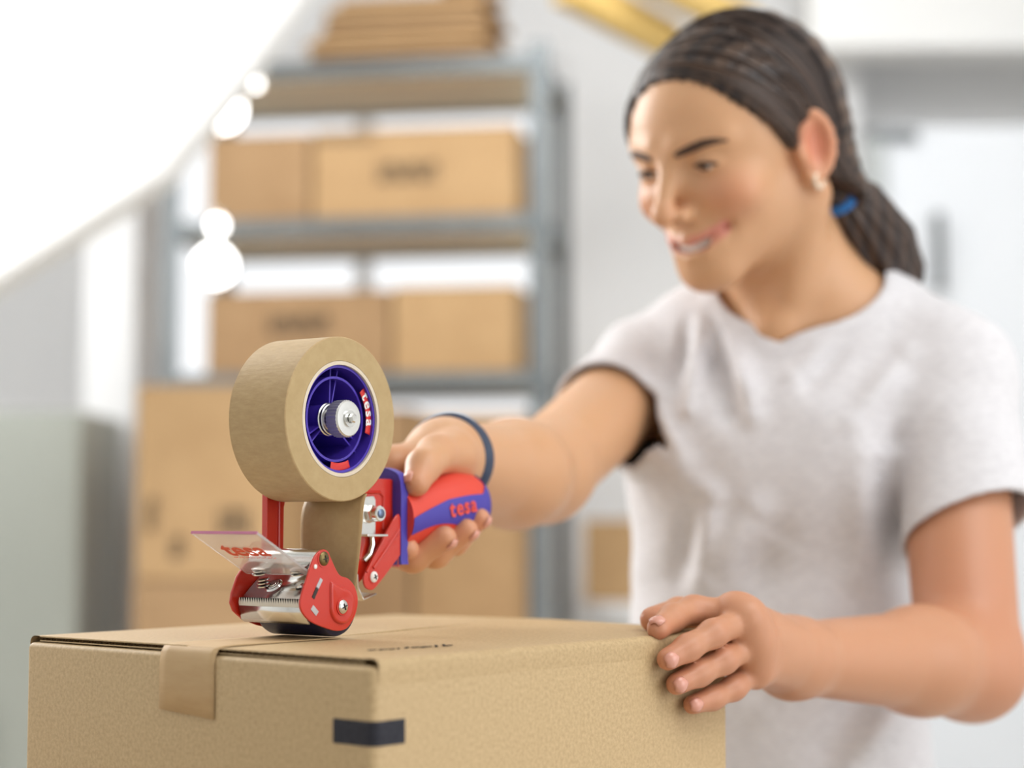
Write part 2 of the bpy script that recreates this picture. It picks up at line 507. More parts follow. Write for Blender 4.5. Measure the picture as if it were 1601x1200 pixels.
def carton(name, label, x0, x1, z0, z1, y0, y1, mi, group, marks=(), tape=True, parent_fr=None):
    """a closed shipping carton: body with separate flaps, tape and printed marks; x,y in rack coordinates"""
    cx, cy = (x0 + x1) / 2, (y0 + y1) / 2
    o = empty(name, rw(cx, cy, z0), rz)
    tag(o, label, 'carton', group)
    hx_, hy_, H = (x1 - x0) / 2, (y1 - y0) / 2, z1 - z0
    m = M['cardbg'][mi]
    MB().box((-hx_, -hy_, 0), (hx_, hy_, H - 0.004)).build('body', m, o, smooth=0, bevel=0.004)
    for s in (-1, 1):
        MB().box((-hx_, min(0.002 * s, hy_ * s), H - 0.004), (hx_, max(0.002 * s, hy_ * s), H)).build('flap', m, o, smooth=0, bevel=0.0015)
    if tape:
        t = MB().box((-hx_ - 0.001, -0.025, H), (hx_ + 0.001, 0.025, H + 0.0008))
        for s in (-1, 1):
            t.box((s * hx_ - 0.001, -0.025, H - 0.07), (s * hx_ + 0.001, 0.025, H))
        t.build('parcel_tape', M['bgtape'], o, smooth=0)
    if len(marks):
        for (u0, u1, v0, v1) in marks:
            ib = MB()
            n = max(2, int((u1 - u0) * 2 * hx_ / 0.022))
            for k in range(n):
                a = -hx_ + 2 * hx_ * (u0 + (u1 - u0) * (k + 0.12) / n)
                b = -hx_ + 2 * hx_ * (u0 + (u1 - u0) * (k + 0.88) / n)
                za, zb = H * v0, H * v1
                w = (b - a) * 0.3
                ib.box((a, -hy_ - 0.0012, za), (a + w, -hy_, zb)).box((b - w, -hy_ - 0.0012, za), (b, -hy_, zb))
                zz = (za, zb - (zb - za) * 0.28)[k % 2]
                ib.box((a, -hy_ - 0.0012, zz), (b, -hy_, zz + (zb - za) * 0.28))
            ib.build('print', M['ink'], o, smooth=0)
    return o


def rx(px):
    """rack x of a pixel column on the rack's front"""
    lo, hi = -0.5, 2.0
    for _ in range(40):
        mid = (lo + hi) / 2
        p = rw(mid, 0.02, 0)
        if 800.5 + FPX * p[0] / p[1] < px:
            lo = mid
        else:
            hi = mid
    return lo


G = 'cartons on the shelving rack'
z1s, z2s, z3s = shelf_z[1] + 0.002, shelf_z[2] + 0.002, shelf_z[3] + 0.002
zt = lambda py: zr(py, RY)
carton('carton', 'plain square-faced brown carton, left one on the upper carton shelf', rx(318), rx(478), z1s, zt(210), 0.03, 0.40, 2, G)
carton('carton', 'wide brown carton with black print in the middle, upper carton shelf', rx(484), rx(806), z1s, zt(207), 0.03, 0.38, 1, G,
       [(0.32, 0.62, 0.42, 0.62), (0.02, 0.30, 0.86, 0.93)])
carton('carton', 'wide brown carton with black print, left one on the middle carton shelf', rx(318), rx(606), z2s, zt(456), 0.03, 0.40, 2, G, [(0.34, 0.68, 0.50, 0.72)])
carton('carton', 'plain brown carton beside the printed one on the middle carton shelf', rx(612), rx(806), z2s, zt(452), 0.03, 0.38, 1, G)
carton('carton', 'brown carton standing low on the rack behind the tape roll', rx(440), rx(640), z3s, zt(640), 0.03, 0.40, 2, G, [(0.1, 0.4, 0.3, 0.4)])
carton('carton', 'brown carton standing low on the rack behind the gripping hand', rx(646), rx(826), z3s, zt(648), 0.03, 0.38, 0, G)
# cartons piled in front of the rack, lower left
fz = zr(602, 3.75)
for (nm, lab, pxa, pxb, za, zb, marks) in (
        ('carton', 'big brown carton with dark printed marks, topmost of the pile before the rack', 214, 432, zr(905, 3.75), fz, [(0.08, 0.16, 0.25, 0.42), (0.26, 0.36, 0.10, 0.22), (0.60, 0.84, 0.22, 0.36)]),
        ('carton', 'brown carton underneath the big one with dark printed marks', 212, 430, zr(905, 3.75) - 0.45, zr(905, 3.75) - 0.002, []),
        ('carton', 'lowest brown carton of the pile before the rack', 210, 436, 0.0, zr(905, 3.75) - 0.452, [])):
    sv = rack_o.copy()
    rack_o = np.array([0.0, 0.0, 0.0])
    srz, cc, ss = rz, c_, s_
    rz, c_, s_ = math.radians(-4), math.cos(math.radians(-4)), math.sin(math.radians(-4))
    rack_o = np.array([xr(pxa, 3.75), 3.75, 0.0])
    carton(nm, lab, 0.0, xr(pxb, 3.75) - xr(pxa, 3.75), za, zb, 0.0, 0.36, 1 if zb == fz else 2, 'cartons piled before the rack', marks)
    rack_o, rz, c_, s_ = sv, srz, cc, ss
# carton seen between rack and person
sv = rack_o.copy()
rack_o = np.array([xr(912, 4.6), 4.6, 0.0])
carton('carton', 'small brown carton on a stool between the rack and the person', 0.0, 0.30, zr(940, 4.6), zr(812, 4.6), 0.0, 0.25, 1, 'cartons on the floor')
rack_o = sv
st = tag(empty('stool', (xr(912, 4.6) + 0.17, 4.70, 0)), 'white stool under the small carton behind the person', 'stool')
zs = zr(940, 4.6) - 0.002
MB().lathe((0, 0, zs - 0.04), (0, 0, 1), [(0.18, 0), (0.19, 0.01), (0.19, 0.035), (0.18, 0.04)], 32).build('seat', M['wall'], st)
for k in range(4):
    a = PI / 4 + k * PI / 2
    MB().tube([(0.13 * math.cos(a), 0.13 * math.sin(a), zs - 0.04), (0.17 * math.cos(a), 0.17 * math.sin(a), 0)], 0.014, 8).build('leg', M['wall'], st)

# flattened cartons and a rolled bundle on the rack's top
for k in range(7):
    zz = shelf_z[0] + 0.003 + k * 0.024
    ox = 0.012 * math.sin(k * 2.3)
    p = rw(rx(452 + 4 * k) + 0.235 + ox, 0.2, zz)
    o = empty('flattened_carton', p, rz + 0.02 * math.sin(k * 1.7))
    wds = 0.225 - 0.008 * k
    m_ = M['cardbg'][(k * 2) % 3]
    MB().box((-wds, -0.17, 0), (wds, 0.17, 0.009)).build('panel', m_, o, smooth=0, bevel=0.002)
    MB().box((-wds + 0.006, -0.165, 0.0095), (wds - 0.004, 0.165, 0.0185)).build('panel', m_, o, smooth=0, bevel=0.002)
    tag(o, ('lowest', 'second lowest', 'third lowest', 'middle', 'third highest', 'second highest', 'topmost')[k] + ' flattened brown carton in the stack on top of the rack', 'flat carton', 'flattened cartons on top of the rack')
bun = tag(empty('paper_bundle', rw(rx(715), 0.2, shelf_z[0] + 7 * 0.024 + 0.004), rz), 'crumpled brown packing paper on top of the flattened cartons', 'paper')
pm = MB()
for k in range(9):
    t = [(0.11 * math.cos(a * 1.3 + k) * (0.5 + 0.5 * math.sin(a * 0.9 + k * 2)), 0.10 * math.sin(a * 1.1 + k * 0.7), 0.02 + 0.09 * (k / 9) + 0.015 * math.sin(3 * a + k)) for a in np.linspace(0, 5.5, 26)]
    pm.tube(t, 0.014, 6, flat=0.35)
pm.build('paper_strip', M['cardbg'][0], bun)

# glowing shapes added in place of blurred glare spots beside the rack
for (px, py, Y, r, lab) in ((347, 170, 3.95, 0.046, 'round bright bulb lamp high beside the rack'), (336, 415, 3.85, 0.040, 'largest round bright bulb lamp on the rack side above the carton pile'),
                            (340, 352, 3.90, 0.017, 'small round bright bulb lamp just above the largest one')):
    p = at(px, py, Y)
    o = tag(empty('ball_glint', p), lab, 'glint', 'bulb glints beside the rack')
    MB().lathe((0, 0, -r), (0, 0, 1), [(r * math.sin(t), r * (1 - math.cos(t))) for t in np.linspace(0.02, PI - 0.3, 12)], 20).build('ball', M['glint'], o)
    MB().lathe((0, 0, r * 0.93), (0, 0, 1), [(r * 0.42, 0), (r * 0.42, r * 0.5), (r * 0.2, r * 0.7)], 16).build('ball_neck', M['chrome'], o)
    MB().tube([(0, 0, r * 1.5), (0.0, 0.06, r * 1.8), (0.0, 0.24, r * 1.2)], 0.004, 6).build('bracket', M['rack'], o)
p = at(364, 120, 3.90)
tl = tag(empty('tube_glint', p), 'short bright tube lamp high beside the rack above a bulb', 'glint')
MB().tube([(-0.06, 0, 0), (0.06, 0, 0)], 0.024, 14).build('tube', M['glint'], tl)
for s in (-1, 1):
    MB().cyl((s * 0.06, 0, 0), (s * 0.072, 0, 0), 0.025, 14).build('end_cap', M['chrome'], tl)
MB().tube([(0.0, 0.0, 0.02), (0, 0.08, 0.03), (0, 0.26, 0.02)], 0.004, 6).build('bracket', M['rack'], tl)

# ================================================================== bench and foreground carton
YB = math.radians(40)
BL, BWd, BH = 0.337, 0.308, 0.30
TOPZ = CAM_H - 0.0743
NB = np.array([-0.0726, 0.968, TOPZ - BH])
ub = np.array([math.sin(YB), math.cos(YB), 0])
nb = np.array([math.cos(YB), -math.sin(YB), 0])
ROTB = PI / 2 - YB

bt = TOPZ - BH
bench = tag(empty('packing_bench', (NB[0], NB[1], 0), ROTB), 'beech-topped packing bench under the foreground carton', 'table')
MB().box((-0.22, -0.16, bt - 0.04), (BL + 0.03, 0.75, bt)).build('bench_top', M['bench'], bench, smooth=0, bevel=0.004)
for x in (-0.18, BL - 0.02):
    for y in (-0.12, 0.71):
        MB().box((x - 0.025, y - 0.025, 0), (x + 0.025, y + 0.025, bt - 0.04)).build('leg', M['darkgrey'], bench, smooth=0, bevel=0.003)
MB().box((-0.18, -0.135, bt - 0.12), (BL - 0.02, -0.105, bt - 0.04)).box((-0.18, 0.695, bt - 0.12), (BL - 0.02, 0.725, bt - 0.04)).box((-0.195, -0.12, bt - 0.12), (-0.165, 0.71, bt - 0.04)).build('apron', M['darkgrey'], bench, smooth=0)

box = tag(empty('cardboard_box', NB, ROTB), 'large kraft cardboard box being taped shut, with a black printed band', 'box')
# body: four walls with softly rounded vertical edges
R = 0.005
pts = []
for (cx, cy, a0) in ((R, R, PI), (BL - R, R, 1.5 * PI), (BL - R, BWd - R, 0), (R, BWd - R, 0.5 * PI)):
    for k in range(5):
        a = a0 + k / 4 * PI / 2
        pts.append((cx + R * math.cos(a), cy + R * math.sin(a)))
bm_ = MB()
lv = [(0, 0.0), (0, BH - 0.0072), (0.0006, BH - 0.0055), (0.002, BH - 0.0043), (0.0045, BH - 0.0039)]
rings = []
for ins, z in lv:
    rr = []
    for (x, y) in pts:
        sx = (x - BL / 2) / (BL / 2) * (BL / 2 - ins)
        sy = (y - BWd / 2) / (BWd / 2) * (BWd / 2 - ins)
        rr.append((sx + BL / 2, sy + BWd / 2, z))
    rings.append(rr)
bm_.rings(rings)
bm_.build('body', M['card'], box, smooth=60)


def flap(side):
    """outer flap: liner folding over the long edge, liner below and fluting between"""
    S = (lambda y: y) if side == 0 else (lambda y: BWd - y)
    out = MB()
    prof = [(0.0, BH - 0.014), (-0.0003, BH - 0.007)]
    prof += [(0.0045 - 0.0048 * math.cos(a), BH - 0.0045 + 0.0045 * math.sin(a)) for a in np.linspace(0.15, PI / 2, 7)]
    ys = np.linspace(0.010, BWd / 2 - 0.0016, 14)
    x0, x1 = 0.0035, BL - 0.003

    def lift(x, y):   # the flaps bow upward a little towards the far end of the seam
        return 0.0026 * (x / BL) ** 2 * (y / (BWd / 2)) + 0.0005 * math.sin(x * 31 + side) * (y / (BWd / 2))
    pr = prof + [(y, BH) for y in ys]
    xs = np.linspace(x0, x1, 24)
    for th in (0.0, 0.0008):
        v = []
        for x in xs:
            for j, (y, z) in enumerate(pr):
                inn = 1 if j >= 8 else 0
                yy = y + (th if j < 8 else 0)
                v.append((x, S(yy), z - (th if j >= 5 else 0) + (lift(x, y) if y > 0.004 else 0)))
        n = len(pr)
        f = [(i * n + j, i * n + j + 1, (i + 1) * n + j + 1, (i + 1) * n + j) for i in range(len(xs) - 1) for j in range(n - 1)]
        out.add(v, f)
    # inner liner
    for th in (0.0026, 0.0033):
        v = []
        for x in xs:
            for y in ys:
                v.append((x, S(y), BH - th + lift(x, y)))
        n = len(ys)
        out.add(v, [(i * n + j, i * n + j + 1, (i + 1) * n + j + 1, (i + 1) * n + j) for i in range(len(xs) - 1) for j in range(n - 1)])
    # edge strips that close the liners
    for (za, zb) in ((0.0, 0.0008), (0.0026, 0.0033)):
        for xx in (x0, x1):
            v = []
            for y in ys:
                v += [(xx, S(y), BH - za + lift(xx, y)), (xx, S(y), BH - zb + lift(xx, y))]
            out.add(v, [(2 * j, 2 * j + 1, 2 * j + 3, 2 * j + 2) for j in range(len(ys) - 1)])
    yy = ys[-1]
    v = []
    for x in xs:
        v += [(x, S(yy), BH + lift(x, yy)), (x, S(yy), BH - 0.0033 + lift(x, yy))]
    out.add(v, [(2 * j, 2 * j + 1, 2 * j + 3, 2 * j + 2) for j in range(len(xs) - 1)])
    o = out.build('flap', M['card'], box, smooth=50)
    fl = MB()
    for xx in (x0 + 0.0002,):
        n = 150
        v = []
        for k in range(n + 1):
            y = 0.006 + (BWd / 2 - 0.008) * k / n
            z = BH - 0.0017 + 0.0009 * math.sin(k * 2 * PI / 6)
            v += [(xx, S(y), z + lift(xx, y)), (xx + 0.006, S(y), z + lift(xx, y))]
        fl.add(v, [(2 * j, 2 * j + 1, 2 * j + 3, 2 * j + 2) for j in range(n)])
    fl.build('fluting', M['flute'], o, smooth=80)
    return o


flap(0)
flap(1)
# short inner flaps under the long ones
for (xa, xb) in ((0.004, 0.145), (BL - 0.145, BL - 0.004)):
    MB().box((xa, 0.006, BH - 0.0080), (xb, BWd - 0.006, BH - 0.0040)).build('inner_flap', M['flute'], box, smooth=0)
# tape already laid: down the front and along the seam to the roller
tw = 0.0485
yc = BWd / 2 - 0.004
path = [(-0.0007, BH - 0.0385), (-0.0007, BH - 0.02), (-0.0006, BH - 0.009), (0.0002, BH - 0.0035), (0.0022, BH - 0.0006), (0.006, BH + 0.0005)]
path += [(x, BH + 0.0006 + 0.0026 * (x / BL) ** 2) for x in np.linspace(0.012, 0.100, 10)]
tp = MB()
v = []
for i, (x, z) in enumerate(path):
    for j in range(9):
        t = j / 8 - 0.5
        skew = 0.0030 * t if i == 0 else 0
        v.append((x - 0.0004 * (1 if i < 3 else 0), yc + (0.05 * 0.012 * i / len(path)) - t * tw * -1, z + skew + (0.0003 if i > 5 else 0)))
tp.add(v, [(i * 9 + j, i * 9 + j + 1, (i + 1) * 9 + j + 1, (i + 1) * 9 + j) for i in range(len(path) - 1) for j in range(8)])
o = tp.build('packing_tape', M['tape_strip'], box, smooth=60, solid=0.00025)
o['label'] = 'strip of brown paper tape folded over the front edge'
# black printed band round the near corner
bd = MB()
prof = [(0.0295, 0)] + [(R - R * math.cos(a), 0) for a in ()]
cor = [(-0.0004, y) for y in np.linspace(0.0300, R, 6)] + [(R - (R + 0.0004) * math.cos(a), R - (R + 0.0004) * math.sin(a)) for a in np.linspace(0.2, PI / 2 - 0.2, 5)] + [(x, -0.0004) for x in np.linspace(R, 0.0235, 6)]
v = []
for (x, y) in cor:
    v += [(x, y, BH - 0.0455), (x, y, BH - 0.0325)]
bd.add(v, [(2 * j, 2 * j + 1, 2 * j + 3, 2 * j + 2) for j in range(len(cor) - 1)])
bd.build('printed_band', M['blackstripe'], box, smooth=60)
# small worn stamped marks along the top's right edge
pm = MB()
for (px, py, ln, sl) in ((582, 1017, .006, 0), (596, 1016.5, .004, .2), (602, 1016, .004, -.2), (613, 1015.7, .004, .1), (623, 1015, .003, .4), (636, 1013.5, .006, .3), (648, 1013, .004, 0), (653, 1012.8, .004, -.3),
                         (663, 1012.5, .006, .2), (668, 1012, .005, -.2), (682, 1011, .008, .5), (694, 1009.7, .008, .5), (702, 1010, .006, .1)):
    r = ray(px, py)
    P = r * ((TOPZ - CAM_H) / r[2]) - (NB - np.array([0, 0, CAM_H]))
    x, y = P @ ub, -(P @ nb)
    zz = BH + 0.0006 + 0.0026 * (x / BL) ** 2 * (y / (BWd / 2))
    pm.bar((x - ln / 2, y - sl * ln, zz), (x + ln / 2, y + sl * ln, zz), 0.0016, 0.0004)
pm.build('stamped_print', M['ink'], box, smooth=0)

# ================================================================== tape dispenser
YD = math.radians(36)
ud = np.array([math.sin(YD), math.cos(YD), 0])
nd = np.array([math.cos(YD), -math.sin(YD), 0])
OD = NB + np.array([0, 0, BH]) - nb * (-1) * 0 + (-nb) * (BWd / 2) + ub * 0.115
OD = OD + np.array([0, 0, 0.0012])
ROTD = PI / 2 - YD
disp = tag(empty('tape_dispenser', OD, ROTD), 'red and violet hand tape dispenser standing on the cardboard box', 'tape dispenser')


def D(x, y, z):
    return (x, -y, z)


def dw(x, y, z):
    """world point of dispenser coordinates (x along the seam, y towards the near side, z up)"""
    return OD + ud * x + nd * y + np.array([0, 0, z])


def DP(a, b, h_):
    return D(a, h_, b)


AX = (0, -1, 0)   # direction of the near side in mesh coordinates


def smooth_outline(p, n=4):
    p = [Vector((a, b)) for a, b in p]
    out = []
    m = len(p)
    for i in range(m):
        p0, p1, p2, p3 = p[i - 1], p[i], p[(i + 1) % m], p[(i + 2) % m]
        for k in range(n):
            t = k / n
            q = 0.5 * ((2 * p1) + (p2 - p0) * t + (2 * p0 - 5 * p1 + 4 * p2 - p3) * t * t + (3 * p1 - p0 - 3 * p2 + p3) * t ** 3)
            out.append((q.x, q.y))
    return out


head = [(-.0391, .0533), (-.0339, .0540), (-.0300, .0505), (-.0215, .0390), (-.0126, .0360), (-.0065, .0308), (-.0035, .0228), (-.0052, .0150), (-.0093, .0093), (-.0147, .0053),
        (-.0229, .0045), (-.0328, .0066), (-.0460, .0110), (-.0534, .0163), (-.0560, .0212), (-.0549, .0270), (-.0503, .0371), (-.0448, .0484)]
hp = smooth_outline(head)
near = MB().prism(hp, 0.0275, 0.0290, DP).build('head_plate', M['red'], disp, smooth=50, bevel=0.0004)
# pressed boss round the roller axle
boss = smooth_outline([(-.0300, .0345), (-.0262, .0335), (-.0190, .0310), (-.0120, .0285), (-.0078, .0220), (-.0095, .0130), (-.0160, .0085), (-.0240, .0095), (-.0292, .0150), (-.0300, .0240)])
bc = (-.0200, .0190)
bo = MB()
rg = []
for sc_, yy in ((1.0, .0289), (0.96, .0300), (0.90, .0305), (0.80, .0305), (0.55, .0302)):
    rg.append([D(bc[0] + (a - bc[0]) * sc_, yy, bc[1] + (b - bc[1]) * sc_) for a, b in boss])
bo.rings(rg).build('pressed_boss', M['red'], near, smooth=70)


def slot(p, q, w, y, m):
    a, b = Vector(p), Vector(q)
    t = (b - a).normalized() * (w / 2)
    n = Vector((-t.y, t.x))
    ol = [a + n - t * .3, b + n + t * .3, b - n + t * .3, a - n - t * .3]
    return MB().prism([(c.x, c.y) for c in ol], y - 0.0004, y + 0.0003, DP).build('slot', m, near, smooth=0)


slot((-.0378, .0362), (-.0413, .0312), .0026, .0290, M['steel'])
slot((-.0413, .0310), (-.0448, .0255), .0026, .0290, M['groove'])
slot((-.0455, .0195), (-.0415, .0160), .0034, .0290, M['steel'])
MB().lathe(D(-.0432, .0289, .0440), AX, [(.0014, 0), (.0014, .0006), (.0008, .0009)], 16).build('rivet', M['white'], near)


def screw(x, y, z, r, m, parent, ang=0.4):
    s = MB().lathe(D(x, y, z), AX, [(r, -0.0012), (r, 0.0006), (r * .8, 0.0014), (r * .4, .0017), (0.0, .0018)], 28).build('screw', m, parent)
    g = MB()
    for a in (ang, ang + PI / 2):
        dx_, dz_ = math.cos(a) * r * .5, math.sin(a) * r * .5
        g.bar(D(x - dx_, y + .0016, z - dz_), D(x + dx_, y + .0016, z + dz_), .0005, .0013, up=(0, 1, 0))
    g.build('cross_slot', M['groove'], s, smooth=0)
    MB().annulus(D(x, y - .0006, z), AX, r * 1.02, r * 1.28, .0009, 28).build('collar', parent.data.materials[0] if parent.type == 'MESH' else M['red'], s)
    return s


screw(-.0195, .0304, .0191, .0042, M['chrome'], near)
screw(-.0356, .0290, .0486, .0043, M['brass'], near, .2)
# far head plate with the upright that carries the axle and runs back to the grip
far_ol = [(-.0535, .0163), (-.0560, .0212), (-.0549, .0270), (-.0503, .0371), (-.0430, .0455), (-.0330, .0500), (-.0272, .0540), (-.0270, .1000), (-.0300, .1200), (-.0260, .1420), (-.0120, .1500), (.0020, .1430), (.0080, .1280),
          (.0300, .1120), (.0480, .1020), (.0480, .0860), (.0250, .0930), (.0050, .0960), (-.0060, .0900), (-.0090, .0800), (-.0092, .0530), (-.0090, .0400), (-.0060, .0300), (-.0035, .0228), (-.0052, .0150), (-.0093, .0093), (-.0147, .0053), (-.0229, .0045), (-.0328, .0066), (-.0460, .0110)]
far = MB().prism(far_ol, -0.0305, -0.0288, DP).build('frame_plate', M['red'], disp, smooth=50, bevel=0.0004)
# pressed bead on the upright, edge flange
MB().tube([D(-.0140, -.0287, .053), D(-.0140, -.0287, .098)], 0.0011, 8).build('bead', M['red'], far)
MB().box(D(-.0275, -.0262, .053), D(-.0262, -.0305, .105)).build('flange', M['red'], far, smooth=0, bevel=.0003)
# jog that brings the frame to the middle, and rear plate at the grip
jg = MB()
jp = [(.046, -.0297), (.052, -.028), (.058, -.018), (.060, -.010)]
jg.add([D(x, y, z) for x, y in jp for z in (.062, .101)] + [D(x + .0012, y - .0008, z) for x, y in jp for z in (.062, .101)],
       [(2 * j, 2 * j + 1, 2 * j + 3, 2 * j + 2) for j in range(3)] + [(8 + 2 * j, 8 + 2 * j + 1, 8 + 2 * j + 3, 8 + 2 * j + 2) for j in range(3)] + [(0, 1, 9, 8), (6, 7, 15, 14)])
jg.build('jog', M['red'], far, smooth=50)
rear_ol = [(.0225, .0350), (.0240, .0985), (.0655, .0990), (.0672, .0975), (.0676, .0850), (.0676, .0790), (.0705, .0755), (.0705, .0600), (.0560, .0440), (.0330, .0310)]
rear = MB().prism(rear_ol, -.0042, -.0026, DP).build('rear_plate', M['red'], disp, smooth=50, bevel=.0005)
# pressed frame on the rear plate
pf = [(.0285, .0900), (.0540, .0900), (.0575, .0870), (.0575, .0660)]
MB().tube([D(a, -.0026, b) for a, b in pf], .0011, 8).build('bead', M['red'], rear)
MB().box(D(.0655, -.0300, .0600), D(.0676, -.0026, .0985)).build('flange', M['red'], rear, smooth=0, bevel=.0005)
# near arm reaching down to the holding bracket
arm_ol = smooth_outline([(.0660, .0760), (.0690, .0640), (.0690, .0510), (.0610, .0430), (.0440, .0290), (.0380, .0268), (.0325, .0290), (.0310, .0345), (.0340, .0400), (.0450, .0540), (.0560, .0670)], 3)
ay = .0040
arm = MB().prism(arm_ol, ay - .0015, ay, DP).build('arm', M['red'], disp, smooth=50, bevel=.0005)
MB().tube([D(.0400, ay, .0410), D(.0660, ay, .0655)], .0012, 8).build('bead', M['red'], arm)
MB().tube([D(.0335, ay, .0385), D(.0600, ay, .0715)], .0009, 8).build('bead', M['red'], arm)
screw(.0405, ay, .0352, .0036, M['white'], arm)
MB().bar(D(.0680, ay - .0012, .0560), D(.0690, -.004, .0560), .0300, .0012, up=(1, 0, 0)).build('web', M['red'], arm, smooth=0)
# spring bracket of bright steel between arm and roller
sb = MB()
sp = [(.0300, .0470), (.0250, .0410), (.0285, .0365), (.0290, .0290), (.0330, .0230), (.0345, .0205), (.0470, .0240)]
sb.add([D(x, y, z) for x, z in sp for y in (-.012, .0010)], [(2 * j, 2 * j + 1, 2 * j + 3, 2 * j + 2) for j in range(len(sp) - 1)])
sb.build('spring_bracket', M['chrome'], disp, smooth=50, solid=.0012)
sb = MB()
sp = [(.0285, .0395), (.0220, .0390), (.0165, .0320), (.0185, .0225), (.0235, .0190)]
sb.add([D(x, y, z) for x, z in sp for y in (-.018, -.004)], [(2 * j, 2 * j + 1, 2 * j + 3, 2 * j + 2) for j in range(len(sp) - 1)])
sb.build('holding_spring', M['steel'], disp, smooth=50, solid=.0010)
# brake bolt on its angle bracket in front of the rear plate
br = MB().prism([(.0300, .0625), (.0300, .0865), (.0460, .0875), (.0480, .0850), (.0480, .0625)], -.0022, -.0008, DP).box(D(.0280, -.0020, .0612), D(.0485, .0095, .0628))
br = br.build('brake_bracket', M['chrome'], disp, smooth=40, bevel=.0003)
nut = MB()
for (y0, r, h, sg) in ((-.0008, .0062, .0020, 28), (.0013, .0056, .0050, 6), (.0064, .0052, .0045, 28)):
    nut.lathe(D(.0395, y0, .0760), AX, [(r * .92, 0), (r, h * .15), (r, h * .85), (r * .9, h)], sg)
nut.build('lock_nut', M['chrome'], br, smooth=30)
MB().lathe(D(.0395, .0100, .0760), AX, [(.0030, 0), (.0030, .0014), (.0024, .0018)], 20).build('bolt_end', mat('blued_steel', srgb(110, 124, 150), .3, .8), br)
MB().tube([D(.0440, -.0005, .0612), D(.0440, .0, .0560), D(.0415, .0, .0500), D(.0380, -.002, .0460)], .0018, 8).build('brake_rod', M['chrome'], br)

# press roller, axle, guide roller, cutter
MB().lathe(D(-.0195, -.0268, .0191), AX, [(.0150, 0), (.0176, .0010), (.0184, .003), (.0184, .0506), (.0176, .0526), (.0150, .0536)], 48).build('press_roller', M['navy'], disp)
MB().cyl(D(-.0195, -.0310, .0191), D(-.0195, .0290, .0191), .004, 20).build('roller_axle', M['chrome'], disp)
MB().lathe(D(-.0356, -.0285, .0486), AX, [(.0052, 0), (.0058, .001), (.0058, .055), (.0052, .056)], 32).build('guide_roller', M['chrome'], disp)
cb = MB()
cp = [(-.0290, .0385), (-.0400, .0300), (-.0478, .0232), (-.0500, .0205), (-.0478, .0115), (-.0455, .0098)]
cb.add([D(x, y, z) for x, z in cp for y in (-.0272, .0272)], [(2 * j, 2 * j + 1, 2 * j + 3, 2 * j + 2) for j in range(len(cp) - 1)])
cut = cb.build('cutter_bar', M['chrome'], disp, smooth=25, solid=.0012)
M['white_steel'] = mat('ground_steel_edge', srgb(222, 222, 216), .4, .35)
bl = MB()
nt_ = 27
v = []
for k in range(nt_ * 2 + 1):
    y = -.0265 + .053 * k / (nt_ * 2)
    tip = .0030 if k % 2 else 0.0
    v += [D(-.0508, y, .0196), D(-.0512 - tip * .15, y, .0216 + tip)]
bl.add(v, [(2 * j, 2 * j + 1, 2 * j + 3, 2 * j + 2) for j in range(nt_ * 2)])
bl.build('serrated_blade', M['white_steel'], cut, smooth=0, solid=.0004)
MB().box(D(-.0500, -.0265, .0195), D(-.0494, .0265, .0246)).build('blade_backing', M['groove'], cut, smooth=0)
for (x, y, z, r, n_) in ((-.0395, -.0080, .0312, .0060, 3), (-.0385, .0135, .0322, .0035, 2)):
    dm = MB()
    nx, nz = -.62, .78
    for k in range(n_):
        dm.lathe(D(x + nx * .0008, y, z + nz * .0008), (nx, 0, nz), [(r * (1 - .28 * k) , 0.0004 * k), (r * (1 - .28 * k) * .86, .0010 + .0004 * k)], 28)
    dm.build('pressed_disc', M['chrome'], cut, smooth=30)
for (x, y, z, r) in ((-.0430, -.0150, .0430, .0062), (-.0430, .0160, .0430, .0055), (-.0440, -.0130, .0350, .0040)):
    cs = MB()
    for k in range(3):
        cs.lathe(D(x, y, z - .002 * k), (-.3, 0, 1), [(r * .7, 0), (r, .0004), (r, .0010), (r * .7, .0014)], 24)
    cs.build('spring_coil', M['chrome'], disp, smooth=40)

# clear safety guard with print
ga, gb = np.array([-.0440, .0385]), np.array([-.0915, .0636])
gdir = (gb - ga) / np.linalg.norm(gb - ga)
gn = np.array([-gdir[1], gdir[0]])
if gn[1] < 0:
    gn = -gn
ol = [tuple(ga), tuple(gb), tuple(gb + gn * .0017), tuple(ga + gn * .0017)]
guard = MB().prism(ol, -.0272, .0272, DP).build('safety_guard', M['clear'], disp, smooth=0, bevel=.0004)
ed = MB()
e0 = gb + gdir * .00005
ol = [tuple(e0 - gdir * .0012 + gn * .00172), tuple(e0 + gn * .00172), tuple(e0 + gdir * .0006 + gn * .0008), tuple(e0), ]
ed.prism([tuple(e0), tuple(e0 + gdir * .0007), tuple(e0 + gdir * .0007 + gn * .0017), tuple(e0 + gn * .0017)], -.0272, .0272, DP)
ed.build('guard_edge', M['pinkedge'], guard, smooth=0)
gx, gz_ = ga + (gb - ga) * .62 - gn * .0004
text_obj('lettering', 'tesa', .0215, M['redprint'], guard, frame_matrix(D(gx, -.0005, gz_), D(0, 1, 0), (gdir[0], 0, gdir[1])), .00005, .0006)
gx, gz_ = ga + (gb - ga) * .44 - gn * .0004
sm = MB()
for k in range(15):
    y = -.0165 + .033 * k / 14
    p = np.array([gx, gz_])
    sm.bar(D(p[0], y - .0008, p[1]), D(p[0] + gdir[0] * .0010 * (k % 2), y + .0008, p[1] + gdir[1] * .0010 * (k % 2)), .0006, .0001, up=(gn[0], 0, gn[1]))
sm.build('small_print', M['redprint'], guard, smooth=0)

